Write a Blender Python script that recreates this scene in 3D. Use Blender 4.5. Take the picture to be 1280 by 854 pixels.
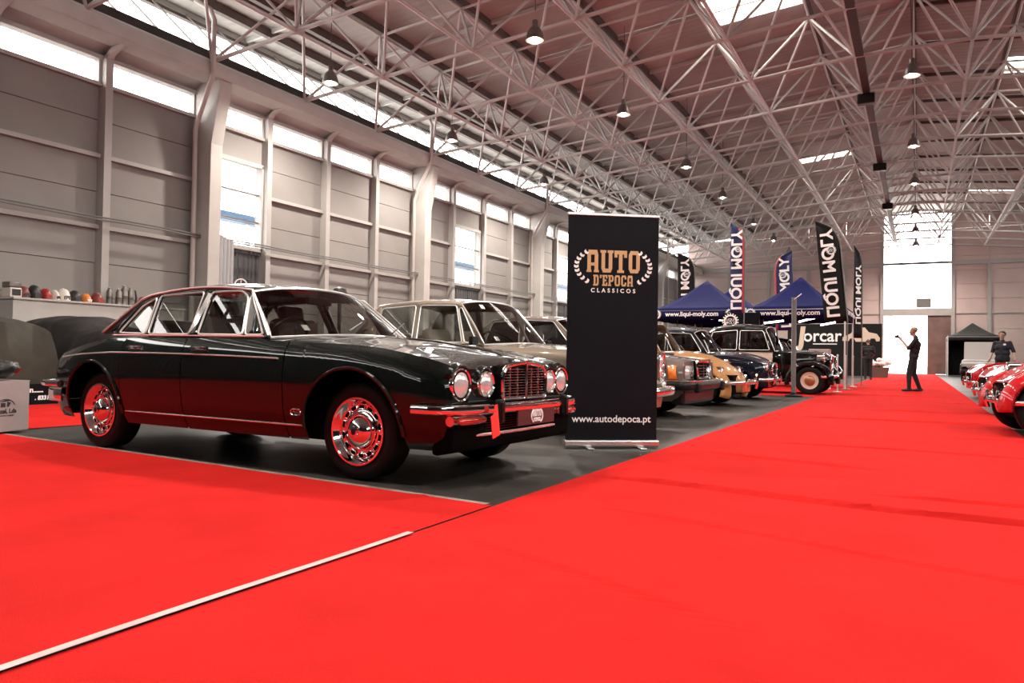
import bpy, bmesh, math, random
import numpy as np
from mathutils import Vector, Matrix
random.seed(7)
scene = bpy.context.scene
for o in list(bpy.data.objects):
    bpy.data.objects.remove(o)
COL = scene.collection

# ------------------------------------------------------------------ camera
F, YAW, PIT, ROL, CAMH = 959.2, .4874, .0189, .0156, .8226
_cy, _sy, _cp, _sp = math.cos(YAW), math.sin(YAW), math.cos(PIT), math.sin(PIT)
_fw = Vector((-_sy*_cp, _cy*_cp, _sp)); _ri = Vector((_cy, _sy, 0)); _up = _ri.cross(_fw)
_r2 = _ri*math.cos(ROL) + _up*math.sin(ROL); _u2 = -_ri*math.sin(ROL) + _up*math.cos(ROL)
cd = bpy.data.cameras.new('camera'); cam = bpy.data.objects.new('camera', cd); COL.objects.link(cam)
cam.matrix_world = Matrix(((_r2.x, _u2.x, -_fw.x, 0), (_r2.y, _u2.y, -_fw.y, 0), (_r2.z, _u2.z, -_fw.z, CAMH), (0, 0, 0, 1)))
cd.sensor_width = 36; cd.lens = F/1280*36; cd.clip_start = .05; cd.clip_end = 600
scene.camera = cam
# ------------------------------------------------------------------ sky, exposure
w = bpy.data.worlds.new('World'); scene.world = w; w.use_nodes = True
_bg = w.node_tree.nodes['Background']
_bg.inputs[0].default_value = (1.0, .955, .92, 1); _bg.inputs[1].default_value = 6.5
scene.view_settings.view_transform = 'Standard'; scene.view_settings.look = 'None'
scene.view_settings.gamma = 1; scene.view_settings.use_curve_mapping = False
scene.view_settings.exposure = 0.7
LAMP_W = 520
scene.cycles.transparent_max_bounces = 48

# ------------------------------------------------------------------ helpers
def V(*a): return Vector(a)
class MB:
    def __init__(s): s.v = []; s.f = []
    def add(s, vs, fs):
        b = len(s.v); s.v += [tuple(p) for p in vs]; s.f += [tuple(i+b for i in q) for q in fs]; return s
    def box(s, c, d, m=None):
        x, y, z = [k/2 for k in d]
        vs = [Vector((i*x, j*y, k*z)) for k in (-1, 1) for j in (-1, 1) for i in (-1, 1)]
        if m is not None: vs = [m @ p for p in vs]
        vs = [p+Vector(c) for p in vs]
        return s.add(vs, [(0, 2, 3, 1), (4, 5, 7, 6), (0, 1, 5, 4), (2, 6, 7, 3), (0, 4, 6, 2), (1, 3, 7, 5)])
    def bb(s, x0, x1, y0, y1, z0, z1): return s.box(((x0+x1)/2, (y0+y1)/2, (z0+z1)/2), (abs(x1-x0), abs(y1-y0), abs(z1-z0)))
    def grid(s, P, closed_i=False, closed_j=False):
        ni, nj = len(P), len(P[0]); fs = []
        for i in range(ni-(0 if closed_i else 1)):
            for j in range(nj-(0 if closed_j else 1)):
                a, b = i, (i+1) % ni; c, d = j, (j+1) % nj
                fs.append((a*nj+c, a*nj+d, b*nj+d, b*nj+c))
        return s.add([p for r in P for p in r], fs)
    def tube(s, pts, r, n=8, closed=False, flat=None):
        pts = [Vector(p) for p in pts]; N = len(pts); rings = []
        up = None
        for i, p in enumerate(pts):
            a = pts[(i-1) % N] if (closed or i > 0) else p; b = pts[(i+1) % N] if (closed or i < N-1) else p
            t = (b-a).normalized() if (b-a).length > 1e-9 else Vector((0, 0, 1))
            if up is None: up = Vector((0, 0, 1)) if abs(t.z) < .9 else Vector((1, 0, 0))
            u = (up - t*up.dot(t)).normalized(); up = u; q = t.cross(u)
            rr = r[i] if isinstance(r, (list, tuple)) else r
            f1 = flat or 1
            rings.append([p + u*rr*math.cos(2*math.pi*k/n) + q*rr*f1*math.sin(2*math.pi*k/n) for k in range(n)])
        b0 = len(s.v); s.grid(rings, closed, True)
        if not closed:
            s.f.append(tuple(range(b0, b0+n))[::-1]); s.f.append(tuple(range(b0+(N-1)*n, b0+N*n)))
        return s
    def lathe(s, prof, n=24, c=(0, 0, 0), axis='z', sg=1):
        rings = []
        for r, h in prof:
            ring = []
            for k in range(n):
                a = 2*math.pi*k/n; p, q = r*math.cos(a), r*math.sin(a)
                ring.append({'z': (p+c[0], q+c[1], h*sg+c[2]), 'x': (h*sg+c[0], p+c[1], q+c[2]), 'y': (p+c[0], h*sg+c[1], q+c[2])}[axis])
            rings.append(ring)
        return s.grid(rings, False, True)
    def prism(s, poly, fn, t0, t1):
        n = len(poly); vs = [fn(a, b, t0) for a, b in poly]+[fn(a, b, t1) for a, b in poly]
        return s.add(vs, [tuple(range(n))[::-1], tuple(range(n, 2*n))]+[(i, (i+1) % n, n+(i+1) % n, n+i) for i in range(n)])
    def ellip(s, c, r, n=12, m=8):
        P = [[(c[0]+r[0]*math.sin(math.pi*j/m)*math.cos(2*math.pi*i/n), c[1]+r[1]*math.sin(math.pi*j/m)*math.sin(2*math.pi*i/n), c[2]+r[2]*math.cos(math.pi*j/m)) for i in range(n)] for j in range(m+1)]
        return s.grid(P, False, True)
    def mesh(s, name, mat, smooth=40):
        me = bpy.data.meshes.new(name); me.from_pydata(s.v, [], s.f)
        bm = bmesh.new(); bm.from_mesh(me); bmesh.ops.remove_doubles(bm, verts=bm.verts, dist=1e-5)
        bmesh.ops.recalc_face_normals(bm, faces=bm.faces); bm.to_mesh(me); bm.free()
        if smooth:
            me.polygons.foreach_set('use_smooth', [True]*len(me.polygons)); me.set_sharp_from_angle(angle=math.radians(smooth))
        if mat is not None: me.materials.append(M[mat])
        return me
    def build(s, name, mat, parent=None, smooth=40, bevel=0, solid=0, loc=None):
        o = bpy.data.objects.new(name, s.mesh(name, mat, smooth)); COL.objects.link(o)
        if parent is not None: o.parent = parent
        if loc is not None: o.location = loc
        if solid:
            md = o.modifiers.new('solid', 'SOLIDIFY'); md.thickness = solid; md.offset = 0
        if bevel:
            md = o.modifiers.new('bevel', 'BEVEL'); md.width = bevel; md.segments = 2; md.limit_method = 'ANGLE'
        return o
def inst(name, me, parent=None, loc=(0, 0, 0), rot=None, scale=None):
    o = bpy.data.objects.new(name, me); COL.objects.link(o)
    if parent is not None: o.parent = parent
    o.location = loc
    if rot: o.rotation_euler = rot
    if scale: o.scale = scale
    return o
def tag(o, label, cat, group=None, kind=None):
    o['label'] = label; o['category'] = cat
    if group: o['group'] = group
    if kind: o['kind'] = kind
    return o
def thing(name, label, cat, loc=(0, 0, 0), rz=0, group=None):
    o = bpy.data.objects.new(name, None); COL.objects.link(o); o.location = loc; o.rotation_euler = (0, 0, rz)
    return tag(o, label, cat, group)
def struct(name, label=None, mb=None, mat=None, **k):
    if mb is None: o = bpy.data.objects.new(name, None); COL.objects.link(o)
    else: o = mb.build(name, mat, **k)
    o['kind'] = 'structure'
    if label: o['label'] = label
    return o
def copytree(o, parent=None):
    c = o.copy(); COL.objects.link(c); c.parent = parent
    for ch in list(o.children): copytree(ch, c)
    return c
def text(name, s, size, c, right, up, mat, parent=None, bold=0, sx=1, space=1, align='CENTER', ext=.0008, shear=0):
    cu = bpy.data.curves.new(name, 'FONT'); cu.body = s; cu.size = size; cu.align_x = align; cu.align_y = 'CENTER'
    cu.extrude = ext; cu.offset = bold; cu.space_character = space; cu.shear = shear; cu.resolution_u = 4
    tmp = bpy.data.objects.new('tmp_text', cu); me = bpy.data.meshes.new_from_object(tmp); bpy.data.objects.remove(tmp)
    me.name = name; me.materials.clear(); me.materials.append(M[mat])
    o = bpy.data.objects.new(name, me); COL.objects.link(o); o['kind'] = 'stuff'
    r, u = Vector(right).normalized(), Vector(up).normalized(); n = r.cross(u); c = Vector(c)
    if parent is not None: o.parent = parent
    o.matrix_local = Matrix(((r.x*sx, u.x, n.x, c.x), (r.y*sx, u.y, n.y, c.y), (r.z*sx, u.z, n.z, c.z), (0, 0, 0, 1)))
    return o
def curve(pts):
    xs = [p[0] for p in pts]; ys = [p[1] for p in pts]; n = len(xs)
    d = [(ys[i+1]-ys[i])/(xs[i+1]-xs[i]) for i in range(n-1)]
    m = [d[0]]+[0 if d[i-1]*d[i] <= 0 else 2*d[i-1]*d[i]/(d[i-1]+d[i]) for i in range(1, n-1)]+[d[-1]]
    def f(x):
        if x <= xs[0]: return ys[0]
        if x >= xs[-1]: return ys[-1]
        i = max(k for k in range(n-1) if xs[k] <= x); h = xs[i+1]-xs[i]; t = (x-xs[i])/h
        return (2*t**3-3*t*t+1)*ys[i]+(t**3-2*t*t+t)*h*m[i]+(-2*t**3+3*t*t)*ys[i+1]+(t**3-t*t)*h*m[i+1]
    return f
def project(p):
    q = Vector(p)-Vector((0, 0, CAMH)); z = q.dot(_fw)
    if z < .1: return None
    return (640+F*q.dot(_r2)/z, 427-F*q.dot(_u2)/z)

# ------------------------------------------------------------------ materials
M = {}
def mat(name, col, rough=.5, metal=0, coat=0, var=0, vscale=8, bump=0, bscale=40, spec=.5, emit=None, estr=0, sheen=0, stretch=None, rvar=0):
    m = bpy.data.materials.new(name); m.use_nodes = True; nt = m.node_tree; b = nt.nodes['Principled BSDF']
    b.inputs['Base Color'].default_value = (*col, 1); b.inputs['Roughness'].default_value = rough; b.inputs['Metallic'].default_value = metal
    b.inputs['Coat Weight'].default_value = coat; b.inputs['Coat Roughness'].default_value = .04; b.inputs['Specular IOR Level'].default_value = spec
    if emit: b.inputs['Emission Color'].default_value = (*emit, 1); b.inputs['Emission Strength'].default_value = estr
    if sheen: b.inputs['Sheen Weight'].default_value = sheen
    if var or bump or rvar:
        tc = nt.nodes.new('ShaderNodeTexCoord'); src = tc.outputs['Object']
        if stretch:
            mp = nt.nodes.new('ShaderNodeMapping'); mp.inputs['Scale'].default_value = stretch; nt.links.new(src, mp.inputs[0]); src = mp.outputs[0]
        def noise(sc, det=5):
            t = nt.nodes.new('ShaderNodeTexNoise'); t.inputs['Scale'].default_value = sc; t.inputs['Detail'].default_value = det
            nt.links.new(src, t.inputs['Vector']); return t
        if var or rvar:
            t = noise(vscale)
        if var:
            r = nt.nodes.new('ShaderNodeValToRGB')
            r.color_ramp.elements[0].position = .3; r.color_ramp.elements[1].position = .72
            r.color_ramp.elements[0].color = (*[c*(1-var) for c in col], 1); r.color_ramp.elements[1].color = (*[min(1, c*(1+var)) for c in col], 1)
            nt.links.new(t.outputs[0], r.inputs[0]); nt.links.new(r.outputs[0], b.inputs['Base Color'])
        if rvar:
            mr = nt.nodes.new('ShaderNodeMapRange'); mr.inputs[3].default_value = rough-rvar; mr.inputs[4].default_value = rough+rvar
            nt.links.new(t.outputs[0], mr.inputs[0]); nt.links.new(mr.outputs[0], b.inputs['Roughness'])
        if bump:
            t2 = noise(bscale, 3); bp = nt.nodes.new('ShaderNodeBump'); bp.inputs['Strength'].default_value = bump; bp.inputs['Distance'].default_value = .01
            nt.links.new(t2.outputs[0], bp.inputs['Height']); nt.links.new(bp.outputs[0], b.inputs['Normal'])
    M[name] = m; return m
def glass(name, tint=(.9, .92, .92), f0=.045, rough=0, f90=.9):
    m = bpy.data.materials.new(name); m.use_nodes = True; nt = m.node_tree; nt.nodes.clear()
    o = nt.nodes.new('ShaderNodeOutputMaterial'); mx = nt.nodes.new('ShaderNodeMixShader'); t = nt.nodes.new('ShaderNodeBsdfTransparent')
    g = nt.nodes.new('ShaderNodeBsdfGlossy'); lw = nt.nodes.new('ShaderNodeLayerWeight'); lw.inputs[0].default_value = .5
    pw = nt.nodes.new('ShaderNodeMath'); pw.operation = 'POWER'; pw.inputs[1].default_value = 5
    mr = nt.nodes.new('ShaderNodeMapRange'); mr.inputs[3].default_value = f0; mr.inputs[4].default_value = f90
    t.inputs[0].default_value = (*tint, 1); g.inputs['Roughness'].default_value = rough
    nt.links.new(lw.outputs['Facing'], pw.inputs[0]); nt.links.new(pw.outputs[0], mr.inputs[0]); nt.links.new(mr.outputs[0], mx.inputs[0])
    nt.links.new(t.outputs[0], mx.inputs[1]); nt.links.new(g.outputs[0], mx.inputs[2]); nt.links.new(mx.outputs[0], o.inputs[0]); M[name] = m
def translucent(name, col):
    m = bpy.data.materials.new(name); m.use_nodes = True; nt = m.node_tree; nt.nodes.clear()
    o = nt.nodes.new('ShaderNodeOutputMaterial'); mx = nt.nodes.new('ShaderNodeMixShader'); t = nt.nodes.new('ShaderNodeBsdfTransparent')
    d = nt.nodes.new('ShaderNodeBsdfTranslucent'); mx.inputs[0].default_value = .35
    t.inputs[0].default_value = (*col, 1); d.inputs[0].default_value = (*col, 1)
    nt.links.new(t.outputs[0], mx.inputs[1]); nt.links.new(d.outputs[0], mx.inputs[2]); nt.links.new(mx.outputs[0], o.inputs[0]); M[name] = m
def wavemat(name, col, scale, axis, rough=.55, strength=.6, var=.12):
    mat(name, col, rough, var=var, vscale=.7); m = M[name]; nt = m.node_tree; b = nt.nodes['Principled BSDF']
    tc = nt.nodes.new('ShaderNodeTexCoord'); wv = nt.nodes.new('ShaderNodeTexWave'); wv.bands_direction = axis; wv.inputs['Scale'].default_value = scale
    bp = nt.nodes.new('ShaderNodeBump'); bp.inputs['Strength'].default_value = strength; bp.inputs['Distance'].default_value = .03
    nt.links.new(tc.outputs['Object'], wv.inputs['Vector']); nt.links.new(wv.outputs[0], bp.inputs['Height']); nt.links.new(bp.outputs[0], b.inputs['Normal'])
mat('concrete_floor', (.036, .033, .030), .42, var=.5, vscale=1.3, bump=.15, bscale=25, rvar=.15, spec=.25)
mat('ground_out', (.72, .69, .65), .9, var=.15)
mat('wall_panel', (.225, .212, .20), .75, var=.06, vscale=.8, bump=.04, bscale=60)
mat('wall_frame', (.36, .343, .325), .6, var=.05, vscale=2)
mat('wall_white', (.40, .375, .355), .7, var=.05, vscale=2)
mat('concrete_cast', (.46, .44, .415), .75, var=.08, vscale=1.5, bump=.05, bscale=30)
mat('end_panel', (.52, .405, .375), .75, var=.06, vscale=.8)  # raised pinkish tone carries the far gate's light and haze
wavemat('roof_sheet', (.42, .41, .39), 1.1, 'Y', .6, .5)
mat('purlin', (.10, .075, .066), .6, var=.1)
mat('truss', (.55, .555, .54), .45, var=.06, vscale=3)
mat('gutter', (.05, .042, .04), .6)
mat('pipe', (.50, .46, .43), .45)
wavemat('dark_sheet', (.055, .055, .058), 2.2, 'Y', .5, .8)
wavemat('grey_sheet', (.32, .32, .33), 2.5, 'Y', .4, .6)
mat('blue_roof', (.03, .07, .13), .6); mat('out_white', (.5, .5, .5), .7)
mat('door_brown', (.16, .10, .085), .6, var=.2, vscale=2)
translucent('skylight', (.95, .93, .90)); glass('window_glass', (.97, .975, .98), .02, f90=.25)
mat('red_carpet', (.47, .0155, .014), .95, var=.10, vscale=2.2, bump=.35, bscale=220, spec=.04, sheen=0.0)
mat('tape', (.50, .40, .38), .6, var=.25, vscale=9, stretch=(1, .3, 1))
mat('strip_dirt', (.20, .17, .145), .8, var=.4, vscale=6)
mat('chrome', (.86, .84, .83), .07, 1); mat('chrome_soft', (.75, .73, .72), .22, 1)
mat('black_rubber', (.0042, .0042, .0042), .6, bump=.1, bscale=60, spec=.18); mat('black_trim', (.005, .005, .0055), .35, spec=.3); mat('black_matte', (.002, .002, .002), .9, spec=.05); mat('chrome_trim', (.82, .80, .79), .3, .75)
mat('tread_black', (.010, .010, .010), .75, bump=.4, bscale=90)
def paint(name, col, metal=0, rough=.45): mat(name, col, rough, metal, coat=.9, spec=.05)
paint('paint_green', (.0009, .0034, .0027)); paint('paint_beige', (.19, .155, .12), .5); paint('paint_greybrown', (.115, .088, .075), .5)
paint('paint_tan', (.36, .175, .06)); paint('paint_navy', (.003, .0055, .015)); paint('paint_black', (.0018, .0018, .002)); paint('paint_cream', (.62, .50, .40))
paint('paint_red', (.38, .006, .010)); paint('paint_darkgrey', (.03, .03, .034))
glass('car_glass', (.55, .57, .55), .07); glass('car_glass_dark', (.30, .31, .31), .07)
mat('leather_brown', (.085, .046, .028), .5, bump=.1); mat('leather_dark', (.014, .010, .008), .5); mat('interior_dark', (.005, .0045, .004), .7); mat('seat_cream', (.45, .36, .28), .6)
mat('lens_clear', (.75, .73, .72), .12, .6, bump=.5, bscale=28, stretch=(1, 2.2, .3)); mat('lens_amber', (.75, .16, .02), .2, coat=.6); mat('lens_red', (.42, .03, .02), .18, coat=.8)
mat('plate_maroon', (.055, .016, .018), .4); mat('tag_red', (.82, .03, .02), .6)
mat('banner_black', (.0034, .0037, .0062), .55, var=.2, vscale=5, spec=.12); mat('gold', (.55, .335, .155), .5); mat('print_white', (.82, .80, .79), .6); mat('print_black', (.03, .03, .03), .6)
mat('aluminium', (.62, .61, .60), .3, 1)
mat('tent_blue', (.0065, .008, .058), .8, var=.12, vscale=3, spec=.1); mat('tent_navy', (.004, .006, .040), .8, spec=.1); mat('tent_black', (.006, .006, .0062), .8, var=.15, vscale=3)
mat('flag_blue', (.008, .012, .085), .6); mat('flag_red', (.42, .02, .04), .6); mat('flag_black', (.007, .0068, .007), .7, spec=.2)
mat('pole_grey', (.13, .125, .12), .4); mat('pole_white', (.6, .58, .57), .4)
mat('tube_white', (.9, .9, .9), .4, emit=(1, .98, .95), estr=5)
mat('lamp_grey', (.22, .20, .19), .35, .7); mat('lamp_inner', (.85, .82, .78), .3); mat('lamp_bulb', (.9, .9, .88), .3, emit=(1, .93, .84), estr=25)
mat('tarp_olive', (.026, .024, .015), .75, var=.3, vscale=4, bump=.5, bscale=9); mat('tarp_black', (.010, .0095, .0095), .38, var=.3, vscale=4, bump=.9, bscale=7)
mat('bag_black', (.008, .008, .009), .25, bump=.9, bscale=12); mat('card_grey', (.36, .30, .30), .85, var=.06, vscale=6)
mat('plastic_red', (.30, .02, .02), .35); mat('plastic_white', (.62, .57, .52), .4); mat('plastic_black', (.02, .018, .018), .4); mat('plastic_orange', (.62, .19, .03), .4); mat('plastic_darkred', (.16, .03, .025), .35)
mat('grey_metal', (.16, .145, .135), .45, .5, var=.4, vscale=9, bump=.3, bscale=15)
mat('skin', (.40, .235, .17), .55); mat('shirt_dark', (.010, .009, .012), .85); mat('trousers_dark', (.008, .007, .010), .85); mat('shirt_black', (.005, .005, .006), .85); mat('polo_navy', (.006, .007, .016), .8)
mat('hair_blond', (.25, .17, .11), .6); mat('hair_dark', (.015, .012, .010), .5); mat('shoe_black', (.012, .011, .011), .5)
mat('planter', (.10, .05, .035), .7); mat('flower_white', (.8, .76, .72), .8); mat('grey_cover', (.33, .31, .30), .7, bump=.4, bscale=10)
mat('hub_bronze', (.35, .17, .09), .3, .5)

# ================================================================== THE HALL
XC = -.19; XW = -15.9; XE = 15.52; Y0, Y1 = -32.0, 60.1
def zroof(x): return 10.14+.088*(14.85-abs(x-XC))
struct('floor', 'dark worn concrete hall floor', MB().bb(-16.2, 15.9, Y0-.2, Y1+.3, -.2, 0), 'concrete_floor', smooth=0)
struct('ground', 'pale paving outside the hall', MB().bb(-150, 150, -120, 200, -.5, -.21), 'ground_out', smooth=0)
# ---- left wall
PN = [3.7, 12.97, 22.2, 31.5, 40.9, 50.3, 60.1]
PIL = [-6.15+9.45*k for k in range(8)]
ZR = [(0, .94), (.96, 1.95), (1.965, 2.71), (2.725, 3.46), (3.54, 4.27), (4.285, 5.01), (5.09, 5.84), (5.855, 6.58)]
WINS = {(2, 0): 1, (3, 1): 2, (4, 1): 3, (5, 1): 4}
back = MB(); pcache = {}
wl = struct('wall_left', 'tall panelled side wall with concrete pillars and window strip', MB().bb(-16.3, -16.16, Y0, PIL[1]+.5, 0, 6.6).bb(-16.3, -16.16, Y0, PIL[1]+.5, 7.2, 7.45).bb(-16.3, -16.16, PIL[1], Y1, 0, .01), 'dark_sheet', smooth=0)  # unseen near stretch, coloured dark so the saloon's side reflects dark
def pan(parent, x0, x1, y0, y1, z0, z1, m, name):
    d = (round(x1-x0, 4), round(y1-y0, 4), round(z1-z0, 4)); k = (d, m)
    if k not in pcache: pcache[k] = MB().box((0, 0, 0), d).mesh(name, m, 0)
    return inst(name, pcache[k], parent, ((x0+x1)/2, (y0+y1)/2, (z0+z1)/2))
nwin = 0
for b in range(1, 7):
    ya, yb = PN[b-1]+.34, PN[b]+.02
    ms = [PIL[b]+.2+2.3625*k for k in (1, 2, 3)]
    edges = [ya]+ms+[yb]
    for k in range(4):
        a, c = edges[k]+(.09 if k else 0), edges[k+1]-(.09 if k < 3 else 0)
        wkey = (b, k); isw = wkey in WINS
        for (z0, z1) in ZR:
            if isw and z0 < 5.9: 
                if z1 > 5.85 or z0 < 5.84 and z0 > 3.5 or z1 < 3.5: 
                    if z0 > 5.85: pass
                    else: continue
            pan(wl, XW-.12, XW, a+.006, c-.006, z0, z1, 'wall_panel', 'panel')
        bk = MB()
        if isw: bk.bb(-16.2, -16.04, a-.1, c+.1, 5.86, 6.62)
        else: bk.bb(-16.2, -16.04, a-.1, c+.1, 0, 6.62)
        bk.build('backing', 'wall_panel', wl, 0)
        # strip window
        fr = MB()
        for (p, q, r, s) in ((a-.1, c+.1, 6.58, 6.66), (a-.1, c+.1, 7.17, 7.26)): fr.bb(-16.02, -15.80, p, q, r, s)
        for yy in (a, c): fr.bb(-16.02, -15.84, yy-.06, yy+.06, 6.6, 7.2)
        f = fr.build('strip_window_frame', 'wall_frame', wl, 0)
        MB().bb(-15.99, -15.985, a, c, 6.66, 7.17).build('pane', 'window_glass', f, 0)
        # concrete cove above the window strip
        P = []
        for i in range(9):
            t = i/8*math.pi/2; P.append([(-15.93+.85*(1-math.cos(t)), yy, 7.24+.24*math.sin(t)) for yy in (a-.1, c+.1)])
        MB().grid(P).build('cove', 'concrete_cast', wl, solid=.04)
        if not isw:
            for zr in (3.5, 5.05): MB().bb(XW-.06, XW+.11, a, c, zr-.045, zr+.045).build('rail', 'wall_frame', wl, 0)
    for y in ms:
        MB().bb(-16.02, XW+.22, y-.085, y+.085, 0, 7.26).build('mullion', 'wall_frame', wl, 0)
        P = []
        for i in range(7):
            t = i/6*math.pi/2; P.append([(-15.70+.72*(1-math.cos(t)), yy, 7.20+.26*math.sin(t)) for yy in (y-.085, y+.085)])
        MB().grid(P).build('cove_rib', 'concrete_cast', wl, solid=.05)
for (b, k), n in WINS.items():
    ms = [PN[b-1]+.36]+[PIL[b]+.2+2.3625*q for q in (1, 2, 3)]+[PN[b]]; a, c = ms[k]+(.09 if k else .03), ms[k+1]-.09
    wn = struct('window_%d' % n, 'tall three-pane window above a dark sheet door in the side wall')
    fr = MB()
    for y in (a, c): fr.bb(-16.02, -15.82, y-.05, y+.05, 3.55, 5.88)
    for z in (3.58, 5.86): fr.bb(-16.02, -15.82, a, c, z-.05, z+.05)
    fr.build('window_frame', 'wall_frame', wn, 0)
    for z in (4.33, 5.08): MB().bb(-15.98, -15.92, a, c, z-.022, z+.022).build('glazing_bar', 'pole_grey', wn, 0)
    for z in (3.6, 4.35, 5.1): MB().bb(-15.962, -15.957, a, c, z, z+.73).build('pane', 'window_glass', wn, 0)
    dn = struct('door_%d' % n, 'dark corrugated sheet door below the tall side window')
    wdt = (c-a)/5
    for q in range(5): MB().bb(-15.98, -15.92+.015*(q % 2), a+q*wdt+.01, a+(q+1)*wdt-.01, .02, 3.5).build('sheet', 'dark_sheet', dn, 0)
    MB().bb(-15.97, -15.86, a, c, 3.44, 3.54).build('door_header', 'dark_sheet', dn, 0)
# pillars and edge beam
for i, y in enumerate([3.7, 12.97, 22.2, 31.5, 40.9, 50.3]):
    poly = [(-16.1, 0), (-15.30, 0), (-15.26, 5.9), (-14.98, 7.25), (-14.98, 7.42), (-16.1, 7.42)]
    p = struct('trim_%d' % (i+1), 'tapered concrete pillar carrying the edge beam', MB().prism(poly, lambda a, b, t: (a, t, b), y, y+.36), 'concrete_cast', smooth=0, bevel=.015)
    pp = MB().tube([(-15.66, y-.13, 0), (-15.66, y-.13, 6.25), (-15.5, y-.16, 6.55), (-14.86, y-.32, 7.45), (-14.82, y-.36, 7.7), (-14.82, y-.36, 8.7), (-14.9, y-.42, 8.95), (-15.2, y-.6, 9.15)], .06, 10)
    d = pp.build('drainpipe', 'pipe', None)
    tag(d, ['bent pale drainpipe at the near pillar beyond the left picture edge', 'bent pale drainpipe on the pillar left of the first tall window', 'bent drainpipe on the pillar left of the second tall window', 'bent drainpipe on the pillar hidden by the roll-up banner', 'bent drainpipe on the fifth pillar near the gazebos', 'bent drainpipe on the last pillar before the far wall'][i], 'pipe', 'drainpipes on the pillars')
struct('trim_7', 'long concrete edge beam above the side windows', MB().bb(-16.1, -14.93, Y0, Y1, 7.42, 7.72).bb(-16.1, -14.98, Y0, Y1, 7.72, 7.76), 'concrete_cast', smooth=0, bevel=.02)
struct('trim_8', 'dark gutter strip on top of the edge beam', MB().bb(-15.75, -15.5, Y0, Y1, 7.70, 8.25), 'gutter', smooth=0)
ZE = 9.90
cl = struct('window_5', 'continuous inclined clerestory glazing under the roof edge', MB().prism([(-17.5, ZE-.14), (-17.3, ZE-.14), (-17.3, ZE), (-17.5, ZE)], lambda a, b, t: (a, t, b), Y0, Y1), 'wall_frame', smooth=0)
gbar = MB().prism([(-15.6, 8.23), (-15.54, 8.23), (-17.34, ZE-.06), (-17.40, ZE-.06)], lambda a, b, t: (a, t, b), -.022, .022).mesh('glazing_bar', 'pole_grey', 0)
gpan = MB().prism([(-15.60, 8.24), (-15.595, 8.24), (-17.395, ZE-.06), (-17.40, ZE-.06)], lambda a, b, t: (a, t, b), .022, 1.028).mesh('pane', 'window_glass', 0)
y = 3.3
while y < Y1-.1:
    inst('glazing_bar', gbar, cl, (0, y, 0)); inst('pane', gpan, cl, (0, y, 0)); y += 1.0504
cab = MB()
for dz in (0, .055): cab.tube([(-15.55, 4+i*1.0, 3.62+dz+.012*math.sin(i*1.9)) for i in range(56)], .018, 6)
tag(cab.build('cable_run', 'pole_grey'), 'thin grey cable run along the side wall above the lower rail', 'cable')
# white ledge wall along the first visible bay
wl2 = struct('wall_ledge', 'low white ledge wall along the side wall', MB().bb(-15.88, -15.2, 8.42, 12.26, 0, 1.76).bb(-15.88, -15.16, 8.40, 12.28, 1.76, 1.80), 'wall_white', smooth=0, bevel=.008)

# ---- right wall and near end wall (unseen, coloured black to darken the saloon's reflections)
wr = MB().bb(XE, XE+.2, Y0, Y1, 0, 6.6).bb(XE, XE+.2, Y0, Y1, 7.2, 7.75)
struct('wall_right', 'side wall beside the aisle', wr, 'tent_black', smooth=0)
wn_ = MB().prism([(-16.2, 10.0), (15.8, 10.0), (15.8, 10.1), (XC, 11.6), (-16.2, 10.1)], lambda a, b, t: (a, t, b), Y0-.2, Y0).bb(-16.2, -3, Y0-.2, Y0, 0, 10.2).bb(3, 15.8, Y0-.2, Y0, 0, 10.2).bb(-3, 3, Y0-.2, Y0, 0, 10.2)
struct('wall_front', 'closed end wall behind the camera, black to darken reflections', wn_, 'tent_black', smooth=0)

# ---- far end wall
we = struct('wall_back', 'far end wall of panels tinted for the glow around the tall gate', MB().bb(-16.2, -2.3, Y1+.16, Y1+.3, 0, 9.9).bb(2.05, 15.8, Y1+.16, Y1+.3, 0, 9.9), 'end_panel', smooth=0)
xe = [-15.9, -12.9, -10.0, -7.2, -4.65, -2.3]; xe2 = [2.05, 4.15, 6.9, 9.6, 12.4, 15.4]
zs_ = [0, 1.05, 2.1, 3.15, 4.2, 5.2, 6.2, 7.15, 8.1, 9.05, 10.0, 11.2]
for xs in (xe, xe2):
    for i in range(len(xs)-1):
        for j in range(len(zs_)-1):
            x0, x1 = xs[i]+.01, xs[i+1]-.01; z0 = zs_[j]; t0, t1 = min(zs_[j+1]-.02, zroof(x0)-.05), min(zs_[j+1]-.02, zroof(x1)-.05)
            if min(t0, t1) < z0+.1: continue
            MB().prism([(x0, z0), (x1, z0), (x1, t1), (x0, t0)], lambda a, b, t: (a, t, b), Y1, Y1+.12).build('panel', 'end_panel', we, 0)
    for x in xs: MB().bb(x-.11, x+.11, Y1-.16, Y1, 0, zroof(x)-.1 if abs(x) < 3 else 7.7).build('post', 'wall_frame', we, 0)
    MB().bb(xs[0], xs[-1], Y1-.2, Y1, 7.5, 7.78).build('rail', 'wall_frame', we, 0)
    MB().bb(xs[0], xs[-1], Y1-.08, Y1, 4.16, 4.24).build('rail', 'wall_frame', we, 0)
gl = struct('window_6', 'tall overexposed glazing above the far gate')
for (z0, z1) in ((4.55, 7.62), (7.78, 11.2)): MB().bb(-2.2, 1.95, Y1+.05, Y1+.06, z0, z1).build('pane', 'window_glass', gl, 0)
MB().bb(-2.2, 1.95, Y1, Y1+.1, 7.62, 7.78).build('glazing_bar', 'pole_grey', gl, 0)
MB().bb(-2.3, 2.05, Y1-.1, Y1+.15, 4.05, 4.55).build('lintel', 'wall_frame', gl, 0)
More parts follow.
